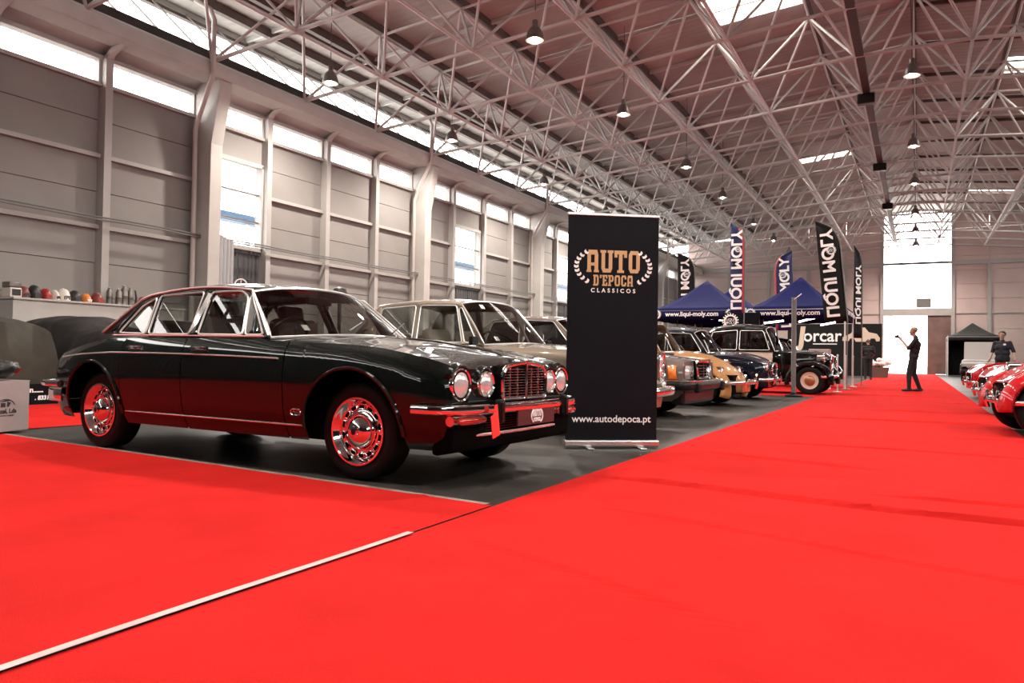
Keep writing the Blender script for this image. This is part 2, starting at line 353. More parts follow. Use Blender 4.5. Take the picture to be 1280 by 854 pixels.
gd = struct('door_5', 'far gate with a dark brown sliding leaf pushed aside', MB().bb(.6, 1.95, Y1+.1, Y1+.12, .02, 4.05), 'door_brown', smooth=0)
for q in range(9): MB().bb(.62, 1.95, Y1+.02, Y1+.1, .05+q*.44, .05+q*.44+.436).build('board', 'door_brown', gd, 0)
MB().bb(.52, .62, Y1, Y1+.12, 0, 4.05).build('door_frame', 'door_brown', gd, 0)
tag(MB().bb(-.15, .75, Y1-.06, Y1+.04, 4.62, 5.25).build('vent_unit', 'pole_grey', None, 0), 'small grey vent box low in the glazing over the far gate', 'vent')
# ---- roof: panels, purlins, skylights
rf = struct('ceiling', 'low pitched sheet roof', MB().bb(XC-.12, XC+.12, Y0, Y1+.2, zroof(XC)+.02, zroof(XC)+.06), 'purlin', smooth=0)
SKY = {(-1, 1): [(2.4, 4.2), (21.6, 23.4), (40.6, 41.8)], (1, 1): [(11.5, 13.1), (30.6, 32.2), (52.6, 54.1)]}
nsk = 0
for sgn in (-1, 1):
    xb = [XC+sgn*2.7*k for k in range(6)]+[XC+sgn*17.4]
    for k in range(6):
        xa, xc = xb[k], xb[k+1]
        cuts = [Y0, -25, -18, -12, -8, -2, 3.3]+[3.3+6.3*i for i in range(1, 9)]+[Y1+.2]; sk = SKY.get((sgn, k), [])
        for s in sk: cuts = [c for c in cuts if not s[0]-.3 < c < s[1]+.3]+[s[0], s[1]]
        cuts.sort()
        for i in range(len(cuts)-1):
            a, c = cuts[i]+.01, cuts[i+1]-.01; issky = (cuts[i], cuts[i+1]) in sk
            za, zc = zroof(xa), zroof(xc); x0, x1 = (xa+sgn*.01, xc-sgn*.01)
            mb = MB().prism([(x0, za), (x1, zc), (x1, zc+.04), (x0, za+.04)], lambda p, q, t: (p, t, q), a, c)
            mb.build('skylight' if issky else 'roof_sheet', 'skylight' if issky else 'roof_sheet', rf, 0)
        if k < 6:
            x = xb[k] if k else XC
            if k or sgn > 0:
                MB().bb(x-.07, x+.07, Y0, Y1, zroof(x)-.24, zroof(x)-.02).build('purlin', 'purlin', rf, 0)
        xm = (xa+xc)/2
        if k > 4: MB().bb(xm-.05, xm+.05, Y0, Y1, zroof(xm)-.16, zroof(xm)-.01).build('purlin', 'purlin', rf, 0)
    [MB().bb(XC+sgn*xx-.08, XC+sgn*xx+.08, Y0, Y1, zroof(XC+sgn*xx)-.26, zroof(XC+sgn*xx)-.02).build('eaves_beam', 'purlin', rf, 0) for xx in (15.0, 16.2, 17.2)]
for j in range(2, 19):
    y = 3.3+3.15*j
    for sgn in (-1, 1):
        x1 = XC+sgn*17.2
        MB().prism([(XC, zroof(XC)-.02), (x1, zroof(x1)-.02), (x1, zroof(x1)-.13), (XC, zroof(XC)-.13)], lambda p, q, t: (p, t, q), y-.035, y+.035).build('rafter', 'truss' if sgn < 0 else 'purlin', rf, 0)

# ---- space frame
sf = struct('space_frame', 'white tubular steel space frame carrying the roof')
def zb_(x): return 7.78+.088*(14.85-abs(x-XC))
B = {(i, j): Vector((XC+(i-.5)*2.7, 15.9+3.151*j, zb_(XC+(i-.5)*2.7))) for i in range(-5, 7) for j in range(-9, 15)}
T = {(k, j): Vector((XC+2.7*k, 15.9+3.151*j+1.5755, zb_(XC+2.7*k)+2.05)) for k in range(-5, 6) for j in range(-9, 14)}
st = []
for (i, j), p in B.items():
    if (i+1, j) in B: st.append((p, B[i+1, j], .05))
    if (i, j+1) in B: st.append((p, B[i, j+1], .048))
for (k, j), p in T.items():
    if (k+1, j) in T: st.append((p, T[k+1, j], .04))
    if (k, j+1) in T: st.append((p, T[k, j+1], .04))
    for di in (0, 1):
        for dj in (0, 1): st.append((p, B[k+di, j+dj], .038))
def seen(p, q):
    best = 0; last = None; tot = 0
    for t in range(9):
        u = project(p.lerp(q, t/8))
        if u and -5 < u[0] < 1285 and -5 < u[1] < 860:
            if last: tot += math.hypot(u[0]-last[0], u[1]-last[1])
            last = u
        else: last = None
    return tot
st.sort(key=lambda s: -seen(s[0], s[1]))
unit = MB().tube([(0, 0, 0), (0, 0, 1)], 1, 8).mesh('strut', 'truss')
for p, q, r in st[:298]:
    o = inst('strut', unit, sf); dv = q-p
    o.matrix_local = Matrix.Translation(p) @ dv.to_track_quat('Z', 'Y').to_matrix().to_4x4() @ Matrix.Diagonal((r, r, dv.length, 1))
rest = MB()
for p, q, r in st[298:]: rest.tube([p, q], r, 6)
for p in list(B.values()): rest.ellip(p, (.075, .075, .075), 8, 6)
ro = rest.build('strut_network', 'truss', sf); ro['kind'] = 'stuff'
# dark cable tray with flood heads under the frame
ct = thing('cable_tray', 'long dark cable tray with black flood heads under the roof frame', 'cable tray', (XC-1.35+.1, 0, 0))
MB().bb(-.09, .09, 12, 58, 8.93, 8.99).build('tray', 'gutter', ct, 0)
for x in (-.1, .1): MB().bb(x-.012, x+.012, 12, 58, 8.93, 9.07).build('side_rail', 'gutter', ct, 0)
for y in (25.4, 34.6, 43.5): MB().bb(-.25, .25, y-.14, y+.14, 8.62, 8.93).build('flood_head', 'black_trim', ct, 0, bevel=.04)
# ---- bell lamps
lamp0 = None
def bell(loc, label, group):
    global lamp0
    if lamp0 is None:
        t = thing('pendant_lamp', '', 'lamp')
        sh = MB().lathe([(.05, .28), (.085, .27), (.13, .22), (.175, .13), (.20, .03), (.215, -.04), (.205, -.042), (.185, .03), (.15, .13), (.1, .2), (0, .22)], 20)
        sh.build('lamp_shade', 'lamp_grey', t)
        MB().lathe([(0, .42), (.06, .42), (.07, .40), (.07, .29), (.05, .27), (0, .27)], 14).build('ballast_cap', 'lamp_grey', t)
        MB().tube([(0, 0, .5), (0, 0, 2.0)], .012, 6).build('cord', 'pole_grey', t)
        MB().ellip((0, 0, .04), (.085, .085, .13), 12, 8).build('bulb', 'lamp_bulb', t)
        lamp0 = t; r = t
    else: r = copytree(lamp0)
    r.location = loc; r['label'] = label; r['group'] = group; r['category'] = 'lamp'
    ld = bpy.data.lights.new('lamp_light', 'SPOT'); ld.energy = LAMP_W; ld.color = (1, .9, .8); ld.shadow_soft_size = .15; ld.spot_size = 2.7; ld.spot_blend = .6
    lo = bpy.data.objects.new('lamp_light', ld); COL.objects.link(lo); lo.parent = r; lo.location = (0, 0, -.12)
    zt = zroof(loc[0])-.2-loc[2]
    for c in r.children:
        if c.name.startswith('cord'): c.scale = (1, 1, zt/2.0)
OR = ['first', 'second', 'third', 'fourth', 'fifth', 'sixth', 'seventh', 'eighth', 'ninth']
for i, y in enumerate([15.4, 21.3, 28.2, 34.2, 41.5, 47.7, 54]): bell((-7.7, y, 8.0), '%s grey bell lamp from the camera in the row left of the ridge' % OR[i], 'lamps left of the ridge')
for i, y in enumerate([15.2, 21.05, 28.0, 35, 42]): bell((-13.5, y, 7.85), '%s grey bell lamp from the camera in the row beside the clerestory' % OR[i], 'lamps beside the clerestory')
for i, y in enumerate([22.6, 30.1, 36.5, 44, 50, 56]): bell((XC, y, 8.4), '%s grey bell lamp from the camera hanging under the ridge' % OR[i], 'lamps under the ridge')
for i, y in enumerate([2, 9]):  # unseen lamps above the near aisle, kept for the light they give
    for q, x in enumerate((-7.7, XC, 7.3)): bell((x, y, 8.1), '%s unseen grey bell lamp overhead in the row %s, nearest the camera' % (OR[i], ('left of the ridge', 'under the ridge', 'right of the ridge')[q]), 'unseen lamps lighting the near aisle')
# ---- neighbouring building outside the side windows
ob = thing('outside_building', 'pale steel-framed shed with a blue roof edge outside the side windows', 'building', (-25, 0, 0))
MB().bb(-6, 0, 6, 75, -.2, 3.2).build('wall', 'out_white', ob, 0)
MB().bb(-.2, .35, 5, 76, 6.15, 6.5).build('roof_edge', 'blue_roof', ob, 0)
for i in range(24): MB().bb(.1, .25, 8+i*3, 8.15+i*3, -.2, 6.15).build('post', 'out_white', ob, 0)
for i in range(23): MB().tube([(.18, 8.1+i*3, 4.2), (.18, 11.1+i*3, 6.0)], .06, 6).build('brace', 'out_white', ob)

# ================================================================== CARPETS
folds = [(4.9, -.09, .013, .035, -2.0, .75), (5.35, -.05, .008, .03, -.3, 1.0), (4.0, -.22, .006, .03, -1.6, .9), (6.9, -.30, .010, .035, -1.9, -.3), (8.0, -.04, .006, .03, -1.4, 1.0), (9.6, .02, .006, .03, .2, 1.0),
         (11.8, .03, .009, .04, -1.6, 1.0), (14.3, -.05, .010, .05, -.8, 1.0), (17.5, .02, .012, .06, .3, 1.0), (20.5, 0, .01, .06, -1.8, .6), (25, .02, .012, .07, -1.5, 1), (30, 0, .014, .09, -1.8, 1), (36, 0, .014, .1, -1.8, 1), (3.1, -.5, .005, .03, -1.9, -.5)]
def fh(x, y):
    h = 0
    for y0, a, hh, wd, xa, xb in folds:
        yy = y0+a*(x+2)+.05*math.sin(x*2.1+y0)
        dy = y-yy
        if abs(dy) < wd*4:
            e = max(0, min(1, (x-xa)/.4))*max(0, min(1, (xb-x)/.4+.25)); h += 2.3*hh*(math.exp(-(dy/(wd*.42))**2)-.35*math.exp(-((dy+wd*.8)/(wd*.4))**2))*e
    return h
ys = [-8+.5*i for i in range(20)]; y = 2.0
while y < 61.5: ys.append(y); y += .011 if y < 9 else (.022 if y < 16 else (.04 if y < 24 else .12))
xs = [-2.05+3.1*i/34 for i in range(35)]
P = [[(x, yy, .008+fh(x, yy)+(.0 if abs(x+.5) < 1.54 else -.007)) for x in xs] for yy in ys]
ac = MB().grid(P).build('aisle_carpet', 'red_carpet', None, 60); tag(ac, 'bright red carpet running down the long aisle to the far gate', 'carpet')
def sl(x): return 3.67+(-2.05-x)*.094
fx = [-7.98+5.92*i/40 for i in range(41)]; P = []
def fh2(x, y):
    h = 0
    for k, (x0, s, hh, wd) in enumerate([(-2.52, -.02, .007, .03), (-3.6, -.05, .006, .06), (-4.4, -.04, .005, .05), (-5.9, -.12, .009, .02)]):
        d = x-(x0+s*(y-3)); h += hh*math.exp(-(d/wd)**2)
    return h
nx = 150; fx = [-7.97+5.915*i/nx for i in range(nx+1)]
for i in range(31):
    t = i/30; P.append([(x, -3+(sl(x)+3)*t, .006+fh2(x, -3+(sl(x)+3)*t)) for x in fx])
tag(MB().grid(P).build('cross_carpet', 'red_carpet', None, 60), 'red carpet in front of the dark green saloon left of the taped seam', 'carpet')
P = [[(x, yy, .007+.004*math.sin(yy*1.3+x*2)) for x in [-11.35+3.36*i/20 for i in range(21)]] for yy in [-3+.4*i for i in range(130) if -3+.4*i < 27.9]]
tag(MB().grid(P).build('far_carpet', 'red_carpet', None, 60), 'red carpet strip behind the tail of the dark green saloon', 'carpet')
P = [[(-2.068+.036*i+.006*math.sin(yy*3), yy, .0125+fh(-2.05, yy)) for i in range(2)] for yy in [-1+.1*k for k in range(40)]]
tag(MB().grid(P).build('seam_tape', 'tape', None, 60), 'white adhesive tape along the carpet seam in the foreground', 'tape')
P = [[(x, sl(x)+.004+.05*i, .004) for i in range(2)] for x in [-8+.1*k for k in range(60)]]
tag(MB().grid(P).build('edge_strip', 'strip_dirt', None, 0), 'dirty brown strip along the carpet edge below the dark green saloon', 'strip')
P = [[(-5.5+3.42*i/6, 18.6+.5*j, .005) for i in range(7)] for j in range(22)]
tag(MB().grid(P).build('stand_carpet', 'red_carpet', None, 60), 'red carpet under the blue gazebos and the two-tone car', 'carpet')

# ================================================================== CARS
def circ(n, r, cx=0, cy=0): return [(cx+r*math.cos(2*math.pi*i/n), cy+r*math.sin(2*math.pi*i/n)) for i in range(n)]
def rrect(x0, x1, y0, y1, r, n=4):
    out = []
    for (cx, cy, a0) in ((x1-r, y1-r, 0), (x0+r, y1-r, 90), (x0+r, y0+r, 180), (x1-r, y0+r, 270)):
        for i in range(n+1):
            a = math.radians(a0+90*i/n); out.append((cx+r*math.cos(a), cy+r*math.sin(a)))
    return out
def soften(poly, r=.03, n=3):
    out = []; N = len(poly)
    for i in range(N):
        p, a, b = Vector(poly[i]), Vector(poly[i-1]), Vector(poly[(i+1) % N])
        d1, d2 = (a-p), (b-p); q1 = p+d1.normalized()*min(r, d1.length*.45); q2 = p+d2.normalized()*min(r, d2.length*.45)
        for k in range(n+1):
            t = k/n; out.append(tuple(q1*(1-t)**2+p*2*t*(1-t)+q2*t*t))
    return out
def fill(outer, holes):
    bm = bmesh.new(); es = []
    for loop in [outer]+holes:
        vs = [bm.verts.new((a, b, 0)) for a, b in loop]
        for i in range(len(vs)): es.append(bm.edges.new((vs[i], vs[(i+1) % len(vs)])))
    bmesh.ops.triangle_fill(bm, edges=es, use_beauty=True)
    bm.verts.index_update(); r = ([(v.co.x, v.co.y) for v in bm.verts], [tuple(v.index for v in f.verts) for f in bm.faces]); bm.free(); return r

def wheel(car, x, y, r=.325, wd=.2, rr=.2, style='disc', sg=None, steer=0):
    sg = sg or (1 if y > 0 else -1); h = wd/2
    t = bpy.data.objects.new('wheel', None); COL.objects.link(t); t.parent = car; t.location = (x, y, r); t.rotation_euler = (0, 0, steer)
    MB().lathe([(rr-.01, -h+.02), (r-.045, -h), (r-.012, -h+.012), (r, -h+.03), (r, h-.03), (r-.012, h-.012), (r-.045, h), (rr+.02, h-.004), (rr-.004, h-.02), (rr-.03, h-.05)], 40, axis='y', sg=sg).build('tyre', 'black_rubber', t)
    def L(prof, m, name, n=36): return MB().lathe(prof, n, axis='y', sg=sg).build(name, m, t)
    L([(0, h-.075), (rr-.03, h-.075)], 'black_matte', 'rim_back')
    if style == 'jag':
        L([(rr+.012, h-.016), (rr+.010, h+.004), (rr-.002, h+.004), (rr-.012, h-.012), (rr-.030, h-.03), (rr-.036, h-.045), (rr-.07, h-.050), (rr-.082, h-.045), (rr-.084, h-.03), (rr-.092, h-.028), (rr-.105, h-.05)], 'chrome', 'rim')
        for k in range(14):
            a = 2*math.pi*(k+.5)/14; rm = rr-.053
            c, s = math.cos(a), math.sin(a)
            def fn(u, v, q, c=c, s=s, rm=rm): return ((rm+u)*c-v*s, sg*q, (rm+u)*s+v*c)
            sl = MB().prism(rrect(-.0125, .0125, -.022, .022, .008, 2), fn, h-.0475, h-.043).build('rim_slot', 'black_matte', t, 0)
            MB().tube([fn(u, v, h-.042) for u, v in rrect(-.0145, .0145, -.024, .024, .009, 2)], .0034, 5, True).build('slot_lip', 'chrome', sl)
        L([(.108, h-.045), (.106, h-.018), (.098, h-.004), (.085, h+.004), (.07, h+.016), (.05, h+.024), (.036, h+.026), (.034, h+.034), (.02, h+.037), (0, h+.037)], 'chrome', 'hubcap')
        L([(.02, h+.0375), (0, h+.0385)], 'black_trim', 'badge', 20)
    elif style == 'wire':
        L([(rr+.008, h-.018), (rr+.006, h), (rr-.008, h-.002), (rr-.016, h-.03), (rr-.03, h-.04), (rr-.03, h-.10)], 'chrome', 'rim')
        sp = MB()
        for k in range(24):
            a = 2*math.pi*k/24; b = a+(.35 if k % 2 else -.35)
            sp.tube([(.045*math.cos(b), sg*(h-.02+(.0 if k % 2 else -.05)), .045*math.sin(b)), ((rr-.02)*math.cos(a), sg*(h-.06), (rr-.02)*math.sin(a))], .0035, 4)
        s = sp.build('spokes', 'chrome', t)
        L([(.05, h-.09), (.05, h-.03), (.03, h-.01), (.028, h+.03), (0, h+.035)], 'chrome', 'hub')
    else:
        ring = {'disc': 'chrome', 'cream': 'paint_cream', 'alloy': 'chrome_soft'}[style]
        L([(rr+.008, h-.016), (rr+.006, h+.002), (rr-.01, h-.006), (rr-.03, h-.03), (rr*.62, h-.035), (rr*.6, h-.03)], ring, 'rim')
        L([(rr*.62, h-.035), (rr*.58, h-.008), (rr*.42, h+.012), (rr*.2, h+.02), (0, h+.022)], 'hub_bronze' if style == 'cream' else 'chrome', 'hubcap')
    return t
def headlight(car, x, y, z, r, name='headlight', depth=.09, tilt=0, ringm='chrome'):
    t = bpy.data.objects.new(name, None); COL.objects.link(t); t.parent = car; t.location = (x, y, z); t.rotation_euler = (0, 0, tilt)
    MB().lathe([(r*.6, -depth), (r*1.08, -depth), (r*1.13, -.02), (r*1.13, .004), (r*1.06, .012), (r*.98, .006), (r*.97, -.012)], 28, axis='x').build('bezel', ringm, t)
    MB().lathe([(r*.97, -.010), (r*.85, .004), (r*.6, .014), (r*.3, .02), (0, .022)], 28, axis='x').build('lens', 'lens_clear', t)
    return t

PROF = curve([(0, .895), (.12, .945), (.35, .985), (.6, 1.0), (.8, .99), (.92, .965), (1, .925)])
def body(car, S, regions=None, pm='paint_black', cap=True):
    """shell of the lower body: S has w,zs,zc,(curves) z0,x0,x1,axles,R,zc_arch,seams"""
    w, zs, zc = curve(S['w']), curve(S['zs']), curve(S['zc']); z0 = S['z0']; R = S['R']; az = S['az']; prof = S.get('prof', PROF)
    xs = list(np.linspace(S['x0'], S['x1'], S.get('n', 70)))
    for ax in S['axles']:
        for k in range(21): xs.append(ax+R*math.cos(math.pi*k/20))
        xs += [ax-R-.004, ax+R+.004]
    for sx in S.get('seams', []):
        xs = [x for x in xs if abs(x-sx) > .012]+[sx-.0045, sx+.0045]
    xs = sorted(set(round(float(x), 4) for x in xs if S['x0'] <= x <= S['x1']))
    nS, nT = 12, 12; cols = []
    cf = S.get('crest', .925)
    for x in xs:
        zb = z0
        for ax in S['axles']:
            if abs(x-ax) < R: zb = max(zb, az+math.sqrt(max(0, R*R-(x-ax)**2)))
        ww, a, c = w(x), zs(x), zc(x); zb = min(zb, a-.05); col = []
        for i in range(nS+1):
            z = zb+(a-zb)*i/nS; col.append((x, ww*prof((z-z0)/(a-z0)), z))
        ye = ww*prof(1.0)
        for i in range(1, nT+1):
            u = i/nT; hh = S['top'](u, x) if 'top' in S else 1-(1-u)**2
            col.append((x, ye*(1-u), a+(c-a)*hh))
        cols.append(col)
    nr = nS+nT+1; regs = {}
    for i in range(len(xs)-1):
        xm = (xs[i]+xs[i+1])/2
        if xs[i+1]-xs[i] < .0095 and any(abs(xm-sx) < .003 for sx in S.get('seams', [])): seam = True
        else: seam = False
        for j in range(nr-1):
            zm = cols[i][j][2]
            nm = regions(xm, j, zm, nS) if regions else 'body'
            if seam and S['seamrow'](xm, j, nS): continue
            for sg in (1, -1):
                key = nm if not nm.endswith('*') else nm[:-1]+('L' if sg > 0 else 'R')
                mb = regs.setdefault(key, MB())
                q = [cols[i][j], cols[i+1][j], cols[i+1][j+1], cols[i][j+1]]
                mb.add([(p[0], p[1]*sg, p[2]) for p in q], [(0, 1, 2, 3)])
    for e in ((cols[0], cols[-1]) if cap else ()):
        mb = regs['body']; half = e; o = [(p[0], p[1], p[2]) for p in half]+[(p[0], -p[1], p[2]) for p in half[-2::-1]]
        mb.add(o, [tuple(range(len(o)))])
    out = {}
    for k, mb in regs.items():
        nm = k[:-1] if k[-1] in 'LR' else k
        pmk = S.get('paints', {}).get(nm, pm)
        out[k] = mb.build(nm, pmk, car, 35)
    # underside
    xa, xb = S['x0']+.12, S['x1']-.1
    MB().bb(xa, xb, -.52, .52, z0-.03, .55).build('underbody', 'black_matte', car, 0)
    for i, ax in enumerate(S['axles']):
        pass
    return w, zs, zc
def arch_lip(car, S, r=.010, m='chrome', a0=8, a1=172, off=.004):
    w = curve(S['w']); zs = curve(S['zs'])
    for ax in S['axles']:
        for sg in (1, -1):
            pts = []
            for k in range(25):
                a = math.radians(a0+(a1-a0)*k/24); x = ax+S['R']*math.cos(a); z = S['az']+S['R']*math.sin(a)
                pts.append((x, sg*(w(x)*S.get('prof', PROF)((z-S['z0'])/(zs(x)-S['z0']))+off), z))
            MB().tube(pts, r, 6).build('arch_lip', m, car)
def cabin(car, K, pm, gm='car_glass', chrome='chrome', interior='leather_brown'):
    """K: A0,A1,C1,C0 (x,z); wb, wt; crown; wins [polys]; bf bulge front base, bt bulge front top, br bulge rear"""
    A0, A1, C1, C0 = K['A0'], K['A1'], K['C1'], K['C0']; zbel = min(A0[1], C0[1]); zr = max(A1[1], C1[1]); wb, wt = K['wb'], K['wt']
    def yy(z): return wb+(wt-wb)*max(-.1, (z-zbel))/(zr-zbel)
    arch = K.get('arch', .03)
    def edge(t): return (A1[0]+(C1[0]-A1[0])*t, A1[1]+(C1[1]-A1[1])*t+arch*4*t*(1-t))
    NT = 14
    outer = [A0]+[edge(i/NT) for i in range(NT+1)]+[C0]
    if K.get('rear_pts'): outer = [A0]+[edge(i/NT) for i in range(NT+1)]+K['rear_pts']+[C0]
    wins = [soften(p, K.get('soft', .035)) for p in K['wins']]
    for sg in (1, -1):
        vs, fs = fill(outer, wins)
        MB().add([(a, sg*yy(b), b) for a, b in vs], fs).build('side_frame', pm, car, 30, solid=.022)
        for p in wins:
            g = MB().add([(a, sg*(yy(b)-.004), b) for a, b in p], [tuple(range(len(p)))]).build('side_window', gm, car, 0)
            if chrome: MB().tube([(a, sg*(yy(b)+.010), b) for a, b in p], K.get('trim_r', .009), 6, True).build('window_trim', chrome, g)
    # roof
    P = []; NU = 16
    bf, bt, br, bc = K['bf'], K['bt'], K.get('br', .12), K.get('brt', .06); cr = K['crown']
    for i in range(NT+1):
        t = i/NT; row = []
        for k in range(NU+1):
            u = -1+2*k/NU; q = 1-u*u; ex, ez = edge(t); x = ex+(bt*(1-t)-bc*t)*q
            row.append((x, u*yy(ez)*1.0, ez+cr*(1-abs(u)**2.6)*(.75+.25*4*t*(1-t))))
        P.append(row)
    MB().grid(P).build('roof', K.get('roofm', pm), car, 35, solid=.012)
    def screen(name, base, topi, bulge, zl):
        G = []; n = 8
        for i in range(n+1):
            s = i/n; row = []
            for k in range(NU+1):
                u = -1+2*k/NU; q = 1-u*u
                b = Vector((base[0]+bulge*q, u*(yy(base[1])-.015), base[1]+zl*q)); tp = Vector(P[topi][k])
                p = b.lerp(tp, s); p.x += (.02 if topi == 0 else -.02)*math.sin(math.pi*s)*.6; row.append(p)
            G.append(row)
        o = MB().grid(G).build(name, gm, car)
        loop = G[0]+[r[-1] for r in G[1:]]+G[-1][-2::-1]+[r[0] for r in G[-2:0:-1]]
        MB().tube(loop, K.get('trim_r', .009)*1.3, 6, True).build('screen_trim', chrome or 'black_rubber', o)
        return G
    W = screen('windscreen', A0, 0, bf, K.get('zl', .02)); screen('rear_screen', K.get('RS', C0), NT, -br, .01)
    # cabin interior
    z = zbel
    if interior:
        xs0, xs1 = C0[0]+.25, A0[0]-.35
        MB().bb(C0[0]+.05, A0[0]+.2, -wb*.93, wb*.93, z-.42, z-.32).build('cabin_floor', 'interior_dark', car, 0)
        MB().bb(A0[0]+.02, A0[0]+.02+bf+.05, -wb*.9, wb*.9, z-.3, z-.01).build('dashboard', 'interior_dark', car, 0, bevel=.03)
        MB().bb(C0[0]-.1, C0[0]+.28, -wb*.92, wb*.92, z-.3, z-.03).build('parcel_shelf', 'interior_dark', car, 0)
        for yc in (-.36, .36):
            s = bpy.data.objects.new('front_seat', None); COL.objects.link(s); s.parent = car; xf = (A0[0]*.45+C0[0]*.55)+.35
            MB().box((xf+.12, yc, z-.25), (.5, .5, .16)).build('seat_cushion', interior, s, 0, bevel=.05)
            MB().box((xf-.17, yc, z-.02), (.13, .5, .44), Matrix.Rotation(-.25, 3, 'Y')).build('seat_back', interior, s, 0, bevel=.05)
            if K.get('headrest'): MB().box((xf-.25, yc, z+.24), (.09, .26, .14), Matrix.Rotation(-.25, 3, 'Y')).build('headrest', interior, s, 0, bevel=.035)
        xr = C0[0]+.42
        MB().box((xr, 0, z-.04), (.14, 1.2, .40), Matrix.Rotation(-.3, 3, 'Y')).build('rear_bench', interior, car, 0, bevel=.05)
        c = Vector((A0[0]-.28, K.get('wheel_side', -1)*.36, z+.0)); ax = Vector((-.85, 0, .5)).normalized(); u = Vector((0, 1, 0)); v = ax.cross(u)
        sw = MB().tube([c+(u*math.cos(2*math.pi*k/24)+v*math.sin(2*math.pi*k/24))*.19 for k in range(24)], .012, 6, True).build('steering_wheel', K.get('swm', 'black_trim'), car)
        MB().tube([c, c-ax*.35], .02, 6).tube([c+u*.19, c-u*.19], .010, 6).build('steering_column', 'black_trim', sw)
    for yc in (-.25, .25):
        b = Vector((A0[0]+bf*.95+.03, yc, A0[1]+K.get('zl', .02)+.03)); e = b+Vector((-.22, .42, .10))
        MB().tube([b, e], .006, 5).build('wiper', 'black_trim', car)
    return yy, edge, W
def bumper(car, pts, h=.055, m='chrome', name='bumper', depth=.03, n=3):
    """pts: half outline [(x,y)...] from side end to centre (y>=0); z in pts"""
    full = [(x, -y, z) for x, y, z in pts]+[(x, y, z) for x, y, z in pts[-2::-1]]
    P = []
    N = len(full)
    for i, p in enumerate(full):
        a, b = Vector(full[max(0, i-1)]), Vector(full[min(N-1, i+1)]); t = (b-a).normalized(); nn = Vector((t.y, -t.x, 0))
        if nn.x < 0 and name.startswith('bumper'): nn = -nn if abs(nn.x) > .3 else nn
        p = Vector(p); row = []
        for k in range(12):
            q = 2*math.pi*k/12; row.append(p+nn*depth*math.cos(q)+Vector((0, 0, 1))*h*.5*math.copysign(abs(math.sin(q))**.6, math.sin(q)))
        P.append(row)
    mb = MB().grid(P, False, True); L = len(mb.v)
    mb.f.append(tuple(range(12))); mb.f.append(tuple(range(L-12, L)))
    return mb.build(name, m, car)
def interpts(pts, n=6):
    f = [curve([(i, p[k]) for i, p in enumerate(pts)]) for k in range(3)]; N = (len(pts)-1)*n
    return [tuple(g(i/n) for g in f) for i in range(N+1)]
def fender(car, x, z, R, y0, y1, sg, m, a0=-8, a1=188, front=1.0, name='front_fender', tail=None):
    P = []
    sec = [(y1-.012, R-.03), (y1, R-.005), (y1-.02, R+.035), (y1-.07, R+.065), ((y0*.4+y1*.6), R+.085), ((y0*.75+y1*.25), R+.075), (y0, R+.03)]
    for k in range(33):
        a = math.radians(a0+(a1-a0)*k/32); row = []
        for y, r in sec:
            c = math.cos(a); row.append((x+r*c*(front if c > 0 else (tail or 1.0)), sg*y, z+r*math.sin(a)))
        P.append(row)
    return MB().grid(P).build(name, m, car, 50, solid=.008)
def laurel(mb_fn, cx, cy, rx, ry, sgn, m, parent, n=9, s=1.0):
    for k in range(n):
        a = math.radians(200-k*(150/(n-1))) if sgn < 0 else math.radians(-20+k*(150/(n-1)))
        a = math.radians(140+(k*(88/(n-1)))) if sgn < 0 else math.radians(40-(k*(88/(n-1))))
        px, py = cx+rx*math.cos(a), cy+ry*math.sin(a); tx, ty = (-math.sin(a), math.cos(a)) if sgn > 0 else (math.sin(a), -math.cos(a)); px += .0; py += 0
        for side in (1, -1):
            dx, dy = tx*.8+math.cos(a)*.55*side, ty*.8+math.sin(a)*.55*side; L = .030*s; wv = .010*s; nx, ny = -dy, dx
            pl = [(px, py), (px+dx*L*.5+nx*wv, py+dy*L*.5+ny*wv), (px+dx*L, py+dy*L), (px+dx*L*.5-nx*wv, py+dy*L*.5-ny*wv)]
            MB().prism(pl, mb_fn, .0005, .0022).build('laurel_leaf', m, parent, 0)
